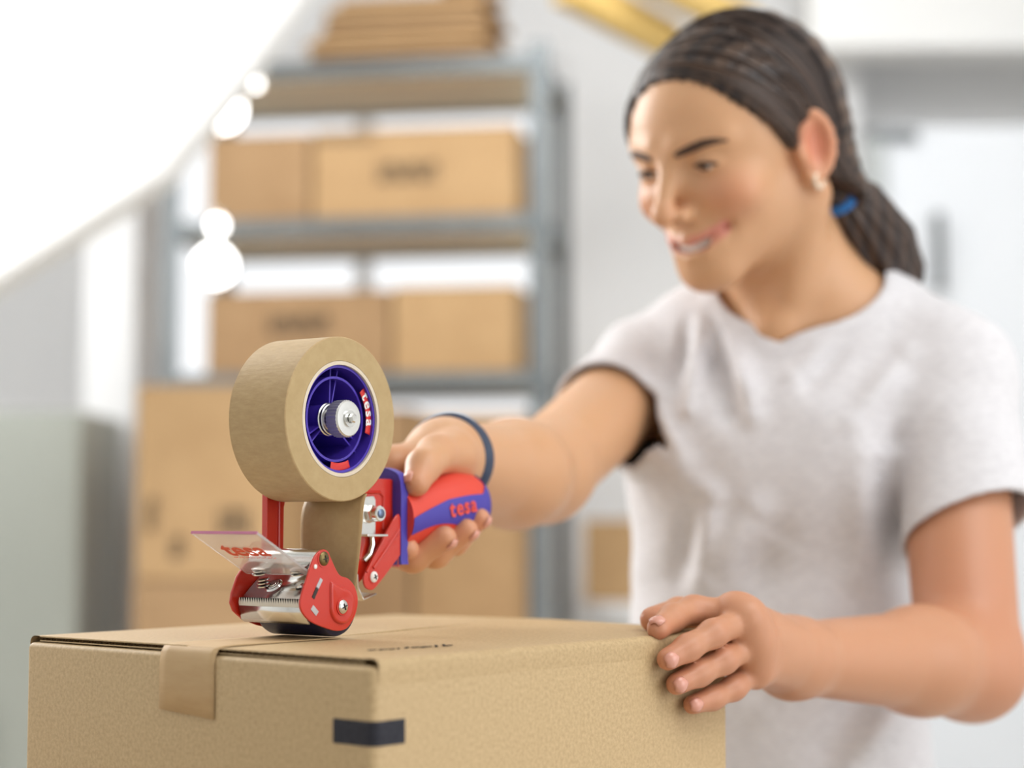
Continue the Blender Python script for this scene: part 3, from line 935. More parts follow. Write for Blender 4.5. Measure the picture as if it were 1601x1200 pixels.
# ---------------------------------------------------------------- hub on which the roll sits
HC = (-.0138, .1345)
HR = .0335
hub = MB()
hub.annulus(D(HC[0], -.0225, HC[1]), AX, HR - .0016, HR, .0445, 72)
hub.lathe(D(HC[0], -.0225, HC[1]), AX, [(.005, 0), (HR - .001, 0), (HR - .001, .0016), (.005, .0016)], 64, caps=False)
hub = hub.build('hub', M['purple'], disp, smooth=40)
MB().annulus(D(HC[0], -.021, HC[1]), AX, .0252, .0267, .0390, 64).build('inner_ring', M['purple'], hub, smooth=40)
MB().annulus(D(HC[0], -.021, HC[1]), AX, .0062, .0095, .034, 40).build('boss', M['purple'], hub, smooth=40)
for a in (88, 76, 208, 222, 322, 334):
    t = math.radians(a)
    c0, c1 = .0085, HR - .001
    off = 0
    rib = MB().bar(D(HC[0] + c0 * math.cos(t), -.004, HC[1] + c0 * math.sin(t)), D(HC[0] + c1 * math.cos(t), -.004, HC[1] + c1 * math.sin(t)), .0010, .034, up=(0, 1, 0))
    rib.build('rib', M['purple'], hub, smooth=0)
# latch tongue on the left
MB().prism([(HC[0] - .0325, HC[1] + .004), (HC[0] - .0295, HC[1] + .005), (HC[0] - .0290, HC[1] - .012), (HC[0] - .0220, HC[1] - .0235), (HC[0] - .0245, HC[1] - .0240), (HC[0] - .0315, HC[1] - .012)], -.012, .0195, DP).build('latch_tongue', M['purple'], hub, smooth=0, bevel=.0004)
# curved red label inside the rim (near right side), flat in the gap between ring and rim
lb = MB()
a0, a1 = math.radians(-16), math.radians(40)
lbf = lambda i, j: D(HC[0] + (.0272 + (.0331 - .0272) * j) * math.cos(a0 + (a1 - a0) * i), .0200, HC[1] + (.0272 + (.0331 - .0272) * j) * math.sin(a0 + (a1 - a0) * i))
lb.grid(lbf, 24, 4)
lab = lb.build('logo_label', M['label'], hub, smooth=80, solid=.0003)
am = math.radians(14)
for k, ch in enumerate('tesa'):
    a = math.radians(31 - k * 11.0)
    rr_ = .0303
    p = D(HC[0] + rr_ * math.cos(a), .0203, HC[1] + rr_ * math.sin(a))
    tx = D(math.sin(a), 0, -math.cos(a))
    ty = D(math.cos(a), 0, math.sin(a))
    text_obj('letter', ch, .0104, M['white'], lab, frame_matrix(p, tx, ty), .00006, .0002)
lb = MB()
a0, a1 = math.radians(258), math.radians(292)
lb.grid(lbf, 14, 3)
lb.build('logo_label', M['label'], hub, smooth=80, solid=.0003)
# axle bolt, washers and knurled nut
MB().cyl(D(HC[0], -.031, HC[1]), D(HC[0], .0260, HC[1]), .0036, 24).build('axle_bolt', M['chrome'], disp)
ws = MB()
for (y0, r, h) in ((.0120, .0105, .0016), (.0142, .0098, .0014), (.0160, .0070, .0040)):
    ws.lathe(D(HC[0], y0, HC[1]), AX, [(r * .94, 0), (r, h * .3), (r, h * .7), (r * .94, h)], 40)
ws.build('washer', M['chrome'], disp, smooth=35)
kn = MB()
ns = 64
rg = []
for (r, y) in ((.0092, .0196), (.0112, .0204), (.0112, .0285), (.0106, .0296), (.0082, .0298), (.0060, .0298)):
    rg.append([D(HC[0] + (r + (.0005 if (j % 2 and r > .0108) else 0)) * math.cos(2 * PI * j / ns), y, HC[1] + (r + (.0005 if (j % 2 and r > .0108) else 0)) * math.sin(2 * PI * j / ns)) for j in range(ns)])
kn.rings(rg)
kn = kn.build('knurled_nut', M['knurl'], disp, smooth=30)
MB().annulus(D(HC[0], .0297, HC[1]), AX, .0032, .0052, .0012, 32).build('nut_collar', M['chrome'], kn)
MB().lathe(D(HC[0], .0290, HC[1]), AX, [(.0029, 0), (.0029, .0046), (.0022, .0054)], 6).build('bolt_end', M['chrome'], kn, smooth=20)

# ---------------------------------------------------------------- grip
gol = smooth_outline([(-.0360, .0435), (-.0360, .0920), (-.0300, .1010), (-.0150, .1065), (-.0030, .1045), (.0038, .0975), (.0045, .0700), (.0045, .0460), (.0020, .0425), (-.0330, .0425)], 3)
MB().prism(gol, .0676, .0748, lambda a, b, h_: D(h_, a, b)).build('grip_guard', M['purple2'], disp, smooth=50, bevel=.0008)
hy = -.0080


def grip_pt(s, phi, off=0.0):
    """surface of the grip: s 0..1 along it, phi 0 = near side, 90 deg = up"""
    x = .0740 + .0930 * s
    zc = .0725 + .0095 * s + .002 * math.sin(PI * s)
    r = .0182 + .0034 * math.sin(PI * min(1, s * 1.05) ** .9) - .0015 * math.sin(2 * PI * s)
    rv = r * 1.12
    e = 1.0
    if s > .86:
        e = math.sqrt(max(0.0, 1 - ((s - .86) / .1405) ** 2))
    r, rv = r * e + off, rv * e + off
    x += off * (max(0, s - .86) / .14)
    return D(x, hy + r * math.cos(phi), zc + rv * math.sin(phi))


ss = [0, .03, .08] + list(np.linspace(.14, .86, 15)) + [.9, .93, .955, .975, .99, .998]
grip = MB().rings([[grip_pt(s, 2 * PI * j / 48) for j in range(48)] for s in ss]).build('grip', M['coral'], disp, smooth=70)


def band_lo(s):
    return math.radians(-32 + 12 * math.sin(PI * min(1, max(0, (s + .02) / .62)) ** 1.0) - 6 * (s > .62) * (s - .62) / .2 - (200 * max(0, s - .80)))


def band_hi(s):
    return math.radians(1 + 17 * min(1, max(0, s / .38)) ** .8 + 3 * s + 480 * max(0, s - .78) ** 1.35)


bn = MB()
sv = [s for s in np.linspace(0.0, .992, 70)]
bn.rings([[grip_pt(s, band_lo(s) + (min(band_hi(s), band_lo(s) + 2 * PI) - band_lo(s)) * j / 40, .0006) for j in range(41)] for s in sv], closed=False)
bnd = bn.build('grip_band', M['purple2'], disp, smooth=80)
capm = MB()
sv = np.linspace(.885, .998, 10)
capm.rings([[grip_pt(s, 2 * PI * j / 48, .0008) for j in range(48)] for s in sv], caps=True)
capm.build('grip_end_cap', M['purple2'], disp, smooth=70)
for k, ch in enumerate('tesa'):
    s = .40 + .078 * k
    ph = math.radians(1 + 1.0 * k)
    p = Vector(grip_pt(s, ph, .0011))
    tx = Vector(grip_pt(s + .02, ph, .0011)) - Vector(grip_pt(s - .02, ph, .0011))
    ty = Vector(grip_pt(s, ph + .05, .0011)) - Vector(grip_pt(s, ph - .05, .0011))
    text_obj('letter', ch, .0150, M['coral'], bnd, frame_matrix(p, tx, ty), .0002, .0004)

# ---------------------------------------------------------------- the roll of tape on the hub
roll = tag(empty('tape_roll', OD, ROTD), 'wide roll of brown paper packing tape mounted on the dispenser hub', 'tape roll')
RO, RI, RC, HWd = .0512, .0362, .0337, .0237
rb = MB()
sg = 96
prof = [(RI, -HWd), (RO - .0006, -HWd), (RO, -HWd + .0005), (RO, HWd - .0005), (RO - .0006, HWd), (RI, HWd)]
rb.rings([[D(HC[0] + r * math.cos(2 * PI * j / sg), y, HC[1] + r * math.sin(2 * PI * j / sg)) for j in range(sg)] for r, y in prof], caps=False)
rb = rb.build('wound_tape', M['paper_tape'], roll, smooth=35)
rb.data.materials.append(M['tape_side'])
for p in rb.data.polygons:
    if abs(p.normal.y) > .8:
        p.material_index = 1
MB().annulus(D(HC[0], -HWd + .0002, HC[1]), AX, RC, RI - .0002, 2 * HWd - .0002, 96).build('core', M['core'], roll, smooth=40)
# free length of tape running from the roll down behind the press roller
wb_ = MB()
NW = 30


def web(i, j):
    t = j - .5
    # leaves the roll at its lower back, curls and hangs to the roller
    P0, P1, P2, P3 = np.array([.0090, .0884]), np.array([-.0050, .0800]), np.array([.0060 + .004 * t, .0560]), np.array([-.0006, .0230])
    s = i
    q = (1 - s) ** 3 * P0 + 3 * (1 - s) ** 2 * s * P1 + 3 * (1 - s) * s * s * P2 + s ** 3 * P3
    w = .011 * max(0.0, t - (-.02 + .42 * s ** 1.6)) * math.sin(PI * min(1, .15 + s)) + .0012 * math.sin(PI * s) * math.sin(t * 5.0)
    return D(q[0] + w, t * 2 * (HWd - .0008), q[1])


wb_.grid(web, NW, 16)
wb_.build('tape_web', M['tape_web'], roll, smooth=80, solid=.0003)

# ================================================================== smooth implicit surfaces, meshed by surface nets
def _np(p):
    return np.asarray(p, dtype=np.float64)


def smin(a, b, k):
    if k <= 0:
        return np.minimum(a, b)
    h_ = np.maximum(k - np.abs(a - b), 0) / k
    return np.minimum(a, b) - h_ * h_ * k * 0.25


def smax(a, b, k):
    return -smin(-a, -b, k)


def s_cone(a, b, ra, rb):
    a, b = _np(a), _np(b)
    ab = b - a
    L2 = ab @ ab + 1e-12

    def fn(P):
        t = np.clip(((P - a) @ ab) / L2, 0, 1)
        return np.linalg.norm(P - a - t[:, None] * ab, axis=1) - (ra + (rb - ra) * t)
    fn.bb = (np.minimum(a - ra, b - rb), np.maximum(a + ra, b + rb))
    return fn


def s_ell(c, r, Rm=None):
    """ellipsoid; the columns of Rm are its axes"""
    c, r = _np(c), _np(r)
    Rm = np.eye(3) if Rm is None else np.asarray(Rm)

    def fn(P):
        q = (P - c) @ Rm
        k0 = np.linalg.norm(q / r, axis=1)
        k1 = np.linalg.norm(q / (r * r), axis=1) + 1e-9
        return np.where(k0 < 1e-3, -r.min(), k0 * (k0 - 1) / k1)
    fn.bb = (c - r.max(), c + r.max())
    return fn


def s_disc(a, d, R_, length):
    """flat-ended cylinder starting at a along d"""
    a, d = _np(a), _np(d) / np.linalg.norm(d)

    def fn(P):
        q = P - a
        h_ = q @ d
        rad = np.linalg.norm(q - h_[:, None] * d, axis=1)
        return np.maximum(np.maximum(-h_, h_ - length), rad - R_)
    e = a + d * length
    fn.bb = (np.minimum(a, e) - R_, np.maximum(a, e) + R_)
    return fn


def s_half(p, n):
    """half space on the side of n"""
    p, n = _np(p), _np(n) / np.linalg.norm(n)

    def fn(P):
        return -((P - p) @ n)
    fn.bb = None
    return fn


def s_union(fns, k):
    def fn(P):
        d = fns[0](P)
        for f in fns[1:]:
            d = smin(d, f(P), k)
        return d
    fn.bb = (np.min([f.bb[0] for f in fns], axis=0), np.max([f.bb[1] for f in fns], axis=0))
    return fn


def s_chain(pts, rad, k=0.004):
    return s_union([s_cone(pts[i], pts[i + 1], rad[i], rad[i + 1]) for i in range(len(pts) - 1)], k)


def sdf_eval(ops, P, sel=None, post=None):
    d = np.full(len(P), 1.0)
    for i, (op, fn, k) in enumerate(ops):
        if sel is not None and not sel[i]:
            continue
        if op == '+':
            d = smin(d, fn(P), k)
        elif op == '-':
            d = smax(d, -fn(P), k)
        elif op == 'f':
            d = fn(P, d)
    return d


def sdf_mesh(ops, res, lo=None, hi=None, B=20):
    pl = [fn.bb for op, fn, k in ops if op == '+']
    lo = np.min([b[0] for b in pl], axis=0) - 3 * res if lo is None else _np(lo)
    hi = np.max([b[1] for b in pl], axis=0) + 3 * res if hi is None else _np(hi)
    nblk = np.ceil((hi - lo) / (res * B)).astype(int)
    ii = np.stack(np.meshgrid(*[np.arange(n) for n in nblk], indexing='ij'), -1).reshape(-1, 3)
    cen = lo + (ii + 0.5) * B * res
    hd = B * res * math.sqrt(3) / 2
    dc = sdf_eval(ops, cen)
    act = ii[np.abs(dc) < hd * 1.35 + 0.004]
    NJ, NK = (nblk[1] * B + 4), (nblk[2] * B + 4)
    V, K, Q = [], [], []
    g = np.arange(-1, B + 1)
    gi, gj, gk = np.meshgrid(g, g, g, indexing='ij')
    base_pts = np.stack([gi, gj, gk], -1).reshape(-1, 3)
    n = B + 2
    corners = [(a, b, c) for a in (0, 1) for b in (0, 1) for c in (0, 1)]
    edges = [(p, q) for p in corners for q in corners if sum(abs(p[i] - q[i]) for i in range(3)) == 1 and p < q]
    for blk in act:
        b0 = blk * B
        c0 = (lo + (blk + 0.5) * B * res)[None]
        sel = []
        for op, fn, k in ops:
            if op == 'f' or fn.bb is None:
                sel.append(True)
                continue
            m_ = k + 2 * res + 0.002
            blo, bhi = lo + (b0 - 1) * res - m_, lo + (b0 + B + 1) * res + m_
            sel.append(bool(np.all(fn.bb[0] - 0.02 <= bhi) and np.all(fn.bb[1] + 0.02 >= blo)))
        P = lo + (base_pts + b0) * res
        s = sdf_eval(ops, P, sel).reshape(n, n, n)
        neg = s < 0
        if neg.all() or not neg.any():
            continue
        cs = [neg[a:n - 1 + a, b:n - 1 + b, c:n - 1 + c] for a, b, c in corners]
        cnt = np.sum(cs, axis=0)
        ci = np.argwhere((cnt > 0) & (cnt < 8))
        acc = np.zeros((len(ci), 3))
        num = np.zeros(len(ci))
        for p, q in edges:
            sp = s[ci[:, 0] + p[0], ci[:, 1] + p[1], ci[:, 2] + p[2]]
            sq = s[ci[:, 0] + q[0], ci[:, 1] + q[1], ci[:, 2] + q[2]]
            x = (sp < 0) != (sq < 0)
            t = np.where(x, sp / np.where(x, sp - sq, 1), 0)
            pt = np.array(p) + t[:, None] * (np.array(q) - np.array(p))
            acc += np.where(x[:, None], pt, 0)
            num += x
        V.append(lo + (ci - 1 + b0 + acc / num[:, None]) * res)
        gc = ci + b0        # cell index + 1 so that it is never negative
        K.append((gc[:, 0] * NJ + gc[:, 1]) * NK + gc[:, 2])
        for ax in range(3):
            a1, a2 = (ax + 1) % 3, (ax + 2) % 3
            own = neg[1:B + 1, 1:B + 1, 1:B + 1]
            sl = [slice(1, B + 1)] * 3
            sl[ax] = slice(2, B + 2)
            nx = neg[tuple(sl)]
            e = np.argwhere(own != nx) + 1
            if not len(e):
                continue
            inside = neg[e[:, 0], e[:, 1], e[:, 2]]
            q4 = []
            for (o1, o2) in ((-1, -1), (0, -1), (0, 0), (-1, 0)):
                c = e.copy()
                c[:, a1] += o1
                c[:, a2] += o2
                c = c + b0
                q4.append((c[:, 0] * NJ + c[:, 1]) * NK + c[:, 2])
            q4 = np.stack(q4, 1)
            q4[~inside] = q4[~inside][:, ::-1]
            Q.append(q4)
    V, K, Q = np.concatenate(V), np.concatenate(K), np.concatenate(Q)
    uk, idx = np.unique(K, return_index=True)
    V = V[idx]
    Q = np.searchsorted(uk, Q)
    return V, Q


def keep_main(V, Q):
    """drop stray islands and closed hollows: the surface stays one piece"""
    lab_ = np.arange(len(V))
    while True:
        old = lab_.copy()
        for a, b in ((0, 1), (1, 2), (2, 3), (3, 0)):
            m_ = np.minimum(lab_[Q[:, a]], lab_[Q[:, b]])
            np.minimum.at(lab_, Q[:, a], m_)
            np.minimum.at(lab_, Q[:, b], m_)
        lab_ = lab_[lab_]
        if np.array_equal(old, lab_):
            break
    u_, c_n = np.unique(lab_, return_counts=True)
    ok = lab_ == u_[np.argmax(c_n)]
    new = np.cumsum(ok) - 1
    return V[ok], new[Q[ok[Q[:, 0]]]]


def relax(V, Q, it=2, w=0.5):
    for _ in range(it):
        acc = np.zeros_like(V)
        num = np.zeros(len(V))
        for a, b in ((0, 1), (1, 2), (2, 3), (3, 0)):
            np.add.at(acc, Q[:, a], V[Q[:, b]])
            np.add.at(num, Q[:, a], 1)
            np.add.at(acc, Q[:, b], V[Q[:, a]])
            np.add.at(num, Q[:, b], 1)
        V = V * (1 - w) + w * acc / num[:, None]
    return V


def mesh_obj(name, V, Q, m, parent=None, col=None, origin=(0, 0, 0)):
    me = bpy.data.meshes.new(name)
    V = V - _np(origin)
    me.vertices.add(len(V))
    me.vertices.foreach_set('co', V.astype(np.float32).ravel())
    me.loops.add(Q.size)
    me.loops.foreach_set('vertex_index', Q.astype(np.int32).ravel())
    me.polygons.add(len(Q))
    me.polygons.foreach_set('loop_start', np.arange(0, Q.size, Q.shape[1], dtype=np.int32))
    me.polygons.foreach_set('use_smooth', np.ones(len(Q), dtype=bool))
    me.update(calc_edges=True)
    me.validate()
    if col is not None:
        at_ = me.color_attributes.new('Col', 'FLOAT_COLOR', 'POINT')
        c4 = np.ones((len(V), 4), dtype=np.float32)
        c4[:, :3] = col
        at_.data.foreach_set('color', c4.ravel())
    me.materials.append(m)
    o = bpy.data.objects.new(name, me)
    COL.objects.link(o)
    if parent:
        o.parent = parent
    return o

# ================================================================== the person
PO = np.array([0.23, 1.66, 0.0])
person = tag(empty('person', PO), 'person in a heather grey t-shirt, smiling down and holding the tape dispenser', 'person')
bx = np.array([0.96, -0.28, 0.0]); bx /= np.linalg.norm(bx)
bf = np.array([-bx[1] * -1 * -1, -bx[0], 0.0]); bf = np.array([bx[1], -bx[0], 0.0])
bz = np.array([0, 0, 1.0])
BR = np.stack([bx, bf, bz], 1)

# ---- head frame
HYAW, HPIT, HROLL = math.radians(-47.5), math.radians(22), math.radians(1.5)
HC3 = np.array([0.189, 1.551, CAM_H + 0.321])


def rot_head():
    a, b, c = HYAW, HPIT, HROLL
    Rz = np.array([[math.cos(a), -math.sin(a), 0], [math.sin(a), math.cos(a), 0], [0, 0, 1]])
    Rx = np.array([[1, 0, 0], [0, math.cos(b), -math.sin(b)], [0, math.sin(b), math.cos(b)]])
    Ry = np.array([[math.cos(c), 0, math.sin(c)], [0, 1, 0], [-math.sin(c), 0, math.cos(c)]])
    return Rz @ Rx @ Ry


_R = rot_head()
HB = np.stack([_R[:, 0], -_R[:, 1], _R[:, 2]], 1)     # columns: her left, forward, up
HS = 1.0


def hw_(S, F, U):
    return HC3 + HB @ (np.array([S, F, U]) * HS)


def hl(P):
    return (P - HC3) @ HB / HS


def hcone(a, b, ra, rb):
    return s_cone(hw_(*a), hw_(*b), ra * HS, rb * HS)


def hell(c, r, rot=None):
    Rm = HB if rot is None else HB @ rot
    return s_ell(hw_(*c), np.array(r) * HS, Rm)


def rotz(a):
    return np.array([[math.cos(a), -math.sin(a), 0], [math.sin(a), math.cos(a), 0], [0, 0, 1]])


def rotx(a):
    return np.array([[1, 0, 0], [0, math.cos(a), -math.sin(a)], [0, math.sin(a), math.cos(a)]])


# ---- limb joints, measured at their real distances
shR, elR, wrR = at(1012, 588, 1.70), at(848, 738, 1.50), dw(.160, -.031, .1150)
shL, elL, wrL = at(1482, 588, 1.60), at(1515, 1040, 1.47), at(1238, 1028, 1.295)
nkB = at(1268, 478, 1.63)


def face_pt(px, py, off):
    r = ray(px, py)
    n0 = NB + nb * off - np.array([0, 0, CAM_H])
    t = (n0 @ nb) / (r @ nb)
    return r * t + np.array([0, 0, CAM_H])


fingL = {
    'index': ([face_pt(1146, 958, .012), at(1084, 953, 1.208), at(1050, 966, 1.188), at(1029, 982, 1.168)], [.0098, .0090, .0084, .0075]),
    'middle': ([face_pt(1164, 968, .020), face_pt(1115, 990, .0175), face_pt(1076, 1012, .0125), face_pt(1044, 1030, .0085)], [.0092, .0086, .0081, .0073]),
    'ring': ([face_pt(1176, 1006, .020), face_pt(1131, 1032, .0170), face_pt(1093, 1052, .0120), face_pt(1058, 1069, .0082)], [.0090, .0084, .0079, .0071]),
    'little': ([face_pt(1180, 1048, .017), face_pt(1147, 1075, .0140), face_pt(1114, 1091, .0105), face_pt(1083, 1101, .0076)], [.0084, .0076, .0071, .0064]),
    'thumb': ([at(1180, 1000, 1.285), at(1115, 968, 1.262), at(1062, 958, 1.235), at(1020, 968, 1.205)], [.0150, .0120, .0105, .0085]),
}
fingR = {
    'index': ([dw(.104, -.034, .1100), dw(.082, -.044, .0830), dw(.076, -.026, .0540), dw(.0800, .000, .0525)], [.0112, .0100, .0092, .0078]),
    'middle': ([dw(.113, -.043, .1000), dw(.093, -.036, .0520), dw(.096, -.008, .0465), dw(.1035, .0130, .0600)], [.0112, .0104, .0096, .0082]),
    'ring': ([dw(.126, -.044, .0930), dw(.112, -.034, .0500), dw(.118, -.006, .0490), dw(.1265, .0140, .0650)], [.0110, .0100, .0094, .0080]),
    'little': ([dw(.138, -.042, .0880), dw(.130, -.030, .0550), dw(.136, -.003, .0565), dw(.1430, .0130, .0730)], [.0100, .0090, .0084, .0072]),
    'thumb': ([dw(.144, -.012, .1180), dw(.118, -.006, .1170), dw(.094, .0020, .1080), dw(.0815, .0060, .0965)], [.0160, .0135, .0118, .0094]),
}


def hand_ops(F, wr, palm_r):
    ops = []
    palm = [s_cone(wr, F[f][0][0], palm_r, r) for f, r in (('index', .0105), ('middle', .0105), ('ring', .0102), ('little', .0095))]
    palm += [s_cone(F['index'][0][0], F['middle'][0][0], .0100, .0100), s_cone(F['middle'][0][0], F['ring'][0][0], .0100, .0098), s_cone(F['ring'][0][0], F['little'][0][0], .0098, .0090)]
    palm += [s_cone(wr, F['thumb'][0][0], palm_r, .0150)]
    mid = (F['index'][0][0] + F['little'][0][0] + 2 * wr) / 4
    ops.append(('+', s_union(palm, .014), .012))
    for f in ('index', 'middle', 'ring', 'little'):
        p, r = F[f]
        m0 = wr * .45 + p[0] * .55
        segs = [s_cone(m0, p[0], r[0] * .95, r[0] * 1.02)] + [s_cone(p[i], p[i + 1], r[i], r[i + 1]) for i in range(3)]
        ops.append(('+', s_union(segs, .006), .0012))
    p, r = F['thumb']
    ops.append(('+', s_union([s_cone(p[i], p[i + 1], r[i], r[i + 1]) for i in range(3)], .004), .005))
    return ops


body = []
# neck, shoulders and upper chest
body += [('+', s_cone(hw_(0, -.022, -.045), nkB, .0555, .0580), .02),
         ('+', s_cone(nkB, at(1320, 520, 1.625), .050, .045), .03), ('+', s_cone(at(1320, 500, 1.63), shL, .040, .047), .03),
         ('+', s_cone(nkB, at(1140, 530, 1.67), .050, .040), .03), ('+', s_cone(at(1140, 530, 1.67), shR, .040, .046), .03),
         ('+', s_ell(at(1228, 610, 1.655), [.125, .072, .10], BR), .03),
         ('+', s_ell(at(1215, 800, 1.66), [.105, .070, .16], BR), .03)]
# collar bones and the cords of the neck
body += [('+', s_cone(at(1205, 517, 1.577), at(1120, 508, 1.63), .007, .007), .016), ('+', s_cone(at(1228, 517, 1.575), at(1330, 490, 1.590), .007, .007), .016),
         ('+', s_cone(hw_(.060, -.02, -.055), at(1225, 512, 1.578), .012, .009), .022), ('+', s_cone(hw_(-.060, -.02, -.055), at(1205, 512, 1.578), .012, .009), .022)]
# head
hd = [('+', hell((0, -.022, .026), (.072, .094, .0770)), .01), ('+', hell((0, .028, .022), (.0655, .0560, .058)), .03),
      ('+', hell((0, .022, -.030), (.0565, .0600, .064)), .03)]
for s in (1, -1):
    hd.append(('+', hcone((s * .0465, .000, -.050), (s * .014, .062, -.0905), .0185, .0155), .025))
    hd.append(('+', hell((s * .0385, .0570, -.0310), (.0215, .0205, .0180)), .020))
hd += [('+', hell((0, .0665, -.0925), (.0190, .0175, .0150)), .022), ('+', hell((0, .0600, -.0610), (.0300, .0235, .0260)), .022)]
for s in (1, -1):
    hd.append(('+', hcone((s * .013, .0790, .0170), (s * .045, .0620, .0170), .0066, .0070), .014))
    hd.append(('-', hell((s * .0300, .0920, -.0030), (.0170, .0150, .0100)), .014))
hd += [('+', hcone((0, .0815, .0060), (0, .1030, -.0280), .0076, .0080), .012), ('+', hell((0, .1065, -.0350), (.0098, .0098, .0092)), .008)]
for s in (1, -1):
    hd.append(('+', hell((s * .0122, .0925, -.0390), (.0068, .0095, .0066)), .006))
    hd.append(('-', hell((s * .0060, .1000, -.0450), (.0036, .0060, .0030)), .003))
    # lids, with a narrow slit that shows the eye
    hd.append(('+', hell((s * .0310, .0675, -.0010), (.0142, .0136, .0132)), .004))
    hd.append(('-', hell((s * .0310, .0830, -.0042), (.0125, .0090, .0030)), .0015))
    # smile folds
    hd.append(('-', hcone((s * .0245, .0900, -.0430), (s * .0410, .0765, -.0630), .0030, .0045), .014))
# lips: smiling, slightly open
UL = [(.0325, .0715, -.0555), (.0150, .0832, -.0612), (0, .0862, -.0625)]
LL = [(.0320, .0705, -.0572), (.0150, .0805, -.0730), (0, .0832, -.0768)]
GP = [(.0320, .0760, -.0563), (.0150, .0880, -.0672), (0, .0908, -.0698)]
GD = [(a, b - .0085, c) for a, b, c in GP]
sx_ = lambda p, s: (p[0] * s, p[1], p[2])
for s in (1, -1):
    for C, r3, op, k1, k2 in ((UL, (.0026, .0038, .0040), '+', .003, .005), (LL, (.0028, .0044, .0050), '+', .003, .005), (GP, (.0016, .0044, .0049), '-', .002, .002), (GD, (.0016, .0042, .0047), '-', .002, .001)):
        hd.append((op, s_union([hcone(sx_(C[0], s), sx_(C[1], s), r3[0], r3[1]), hcone(sx_(C[1], s), sx_(C[2], s), r3[1], r3[2])], k1), k2))
    # corner dimples
    hd.append(('-', hell((s * .0365, .0730, -.0560), (.0035, .0060, .0050)), .006))
# ears
for s in (1, -1):
    rt = rotx(math.radians(12)) @ rotz(math.radians(26 * s))
    c = np.array([s * .0770, -.0095, -.0130])
    hd.append(('+', hell(c, (.0075, .0175, .0300), rt), .006))
    hd.append(('-', hell(c + np.array([s * .0070, .0020, .0010]), (.0068, .0098, .0180), rt), .004))
    pts_ = []
    for t in np.linspace(-2.4, 2.0, 10):
        v = rt @ np.array([s * .0030, -.0160 * math.cos(t * .85), .0270 * math.sin(t * .75)])
        pts_.append(hw_(*(c + v)))
    hd.append(('+', s_chain(pts_, [.0040] * 10, .003), .003))
    hd.append(('+', hell((s * .0745, -.0025, -.0400), (.0060, .0080, .0085)), .006))
    hd.append(('+', hell((s * .0755, .0065, -.0170), (.0040, .0050, .0075)), .005))
body = body[:1] + hd + body[1:]
# arms
tfR = elR + (wrR - elR) * .32 + np.array([0, 0, -.004])
tfL = elL + (wrL - elL) * .30 + np.array([0, 0, .002])
body += [('+', s_cone(shR, elR, .0425, .0385), .02), ('+', s_cone(elR, tfR, .0385, .0400), .02), ('+', s_cone(tfR, wrR, .0400, .0255), .02)]
body += [('+', s_cone(shL, elL, .0480, .0410), .02), ('+', s_cone(elL, tfL, .0400, .0390), .02), ('+', s_cone(tfL, wrL, .0385, .0250), .02)]
body += [('+', s_ell(elL + np.array([.010, .012, -.006]), [.030, .030, .030]), .02)]
body += hand_ops(fingL, wrL, .0215)
body += hand_ops(fingR, wrR, .0220)
V, Q = keep_main(*sdf_mesh(body, 0.0017))
V = relax(V, Q, 2, 0.5)

# skin tones: lips, flushed cheeks, ears, knuckles and fingertips
base = np.array(srgb(211, 163, 123)[:3])
lip = np.array(srgb(212, 128, 118)[:3])
flush = np.array(srgb(208, 132, 100)[:3])
rosy = np.array(srgb(206, 124, 96)[:3])
col = np.tile(base, (len(V), 1))


def blend(col, tgt, w):
    return col * (1 - w[:, None]) + tgt * w[:, None]


H = hl(V)
inh = np.linalg.norm(H, axis=1) < .16
for s in (1, -1):
    w = np.exp(-(np.linalg.norm((H - [s * .044, .066, -.030]) / [1, 1, .9], axis=1) / .022) ** 2) * .65
    col = blend(col, flush, w)
    w = np.exp(-(np.linalg.norm((H - [s * .079, -.010, -.012]) / [1, 1, 1.5], axis=1) / .020) ** 2) * .9
    col = blend(col, rosy, np.minimum(w, .85))
w = np.exp(-(np.linalg.norm(H - [0, .1045, -.034], axis=1) / .012) ** 2) * .45
col = blend(col, flush, w)
lipd = np.full(len(V), 1.0)
for s in (1, -1):
    for a, b in ((sx_(UL[0], s), sx_(UL[1], s)), (sx_(UL[1], s), UL[2]), (sx_(LL[0], s), sx_(LL[1], s)), (sx_(LL[1], s), LL[2])):
        a, b = np.array(a), np.array(b)
        t = np.clip(((H - a) @ (b - a)) / ((b - a) @ (b - a)), 0, 1)
        lipd = np.minimum(lipd, np.linalg.norm(H - a - t[:, None] * (b - a), axis=1))
col = blend(col, lip, np.clip((.0058 - lipd) / .0018, 0, 1) * .75 * inh)
for F in (fingL, fingR):
    for f, (p, r) in F.items():
        for i, (rad, am) in enumerate(((.012, .35), (.010, .55), (.009, .4), (.011, .6))):
            w = np.exp(-(np.linalg.norm(V - p[i], axis=1) / (rad * 1.1)) ** 2) * am
            col = blend(col, rosy, w)
for e, am in ((elL, .45), (shL + (elL - shL) * .75, .35)):
    col = blend(col, rosy, np.exp(-(np.linalg.norm(V - e, axis=1) / .06) ** 2) * am)
dl = np.min([np.linalg.norm(V - (a + (b - a) * t), axis=1) for a, b in ((shL, elL), (elL, wrL), (wrL, fingL['middle'][0][2])) for t in np.linspace(0, 1, 9)], axis=0)
col = blend(col, np.array(srgb(196, 132, 102)[:3]), np.clip((.085 - dl) / .03, 0, 1) * .55)  # left arm redder and darker: partly tan, partly shade painted into the skin
mesh_obj('body', V, Q, M['skin'], person, col, PO)


def snap(p, d, ops=body, n=60, step=.0006):
    """move a point along d until it lies on the skin"""
    p = _np(p)
    d = _np(d) / np.linalg.norm(d)
    q = p + d * .03
    for _ in range(n):
        v = sdf_eval(ops, q[None])[0]
        if v < .0003:
            break
        q = q - d * max(step * .4, v * .8)
    return q


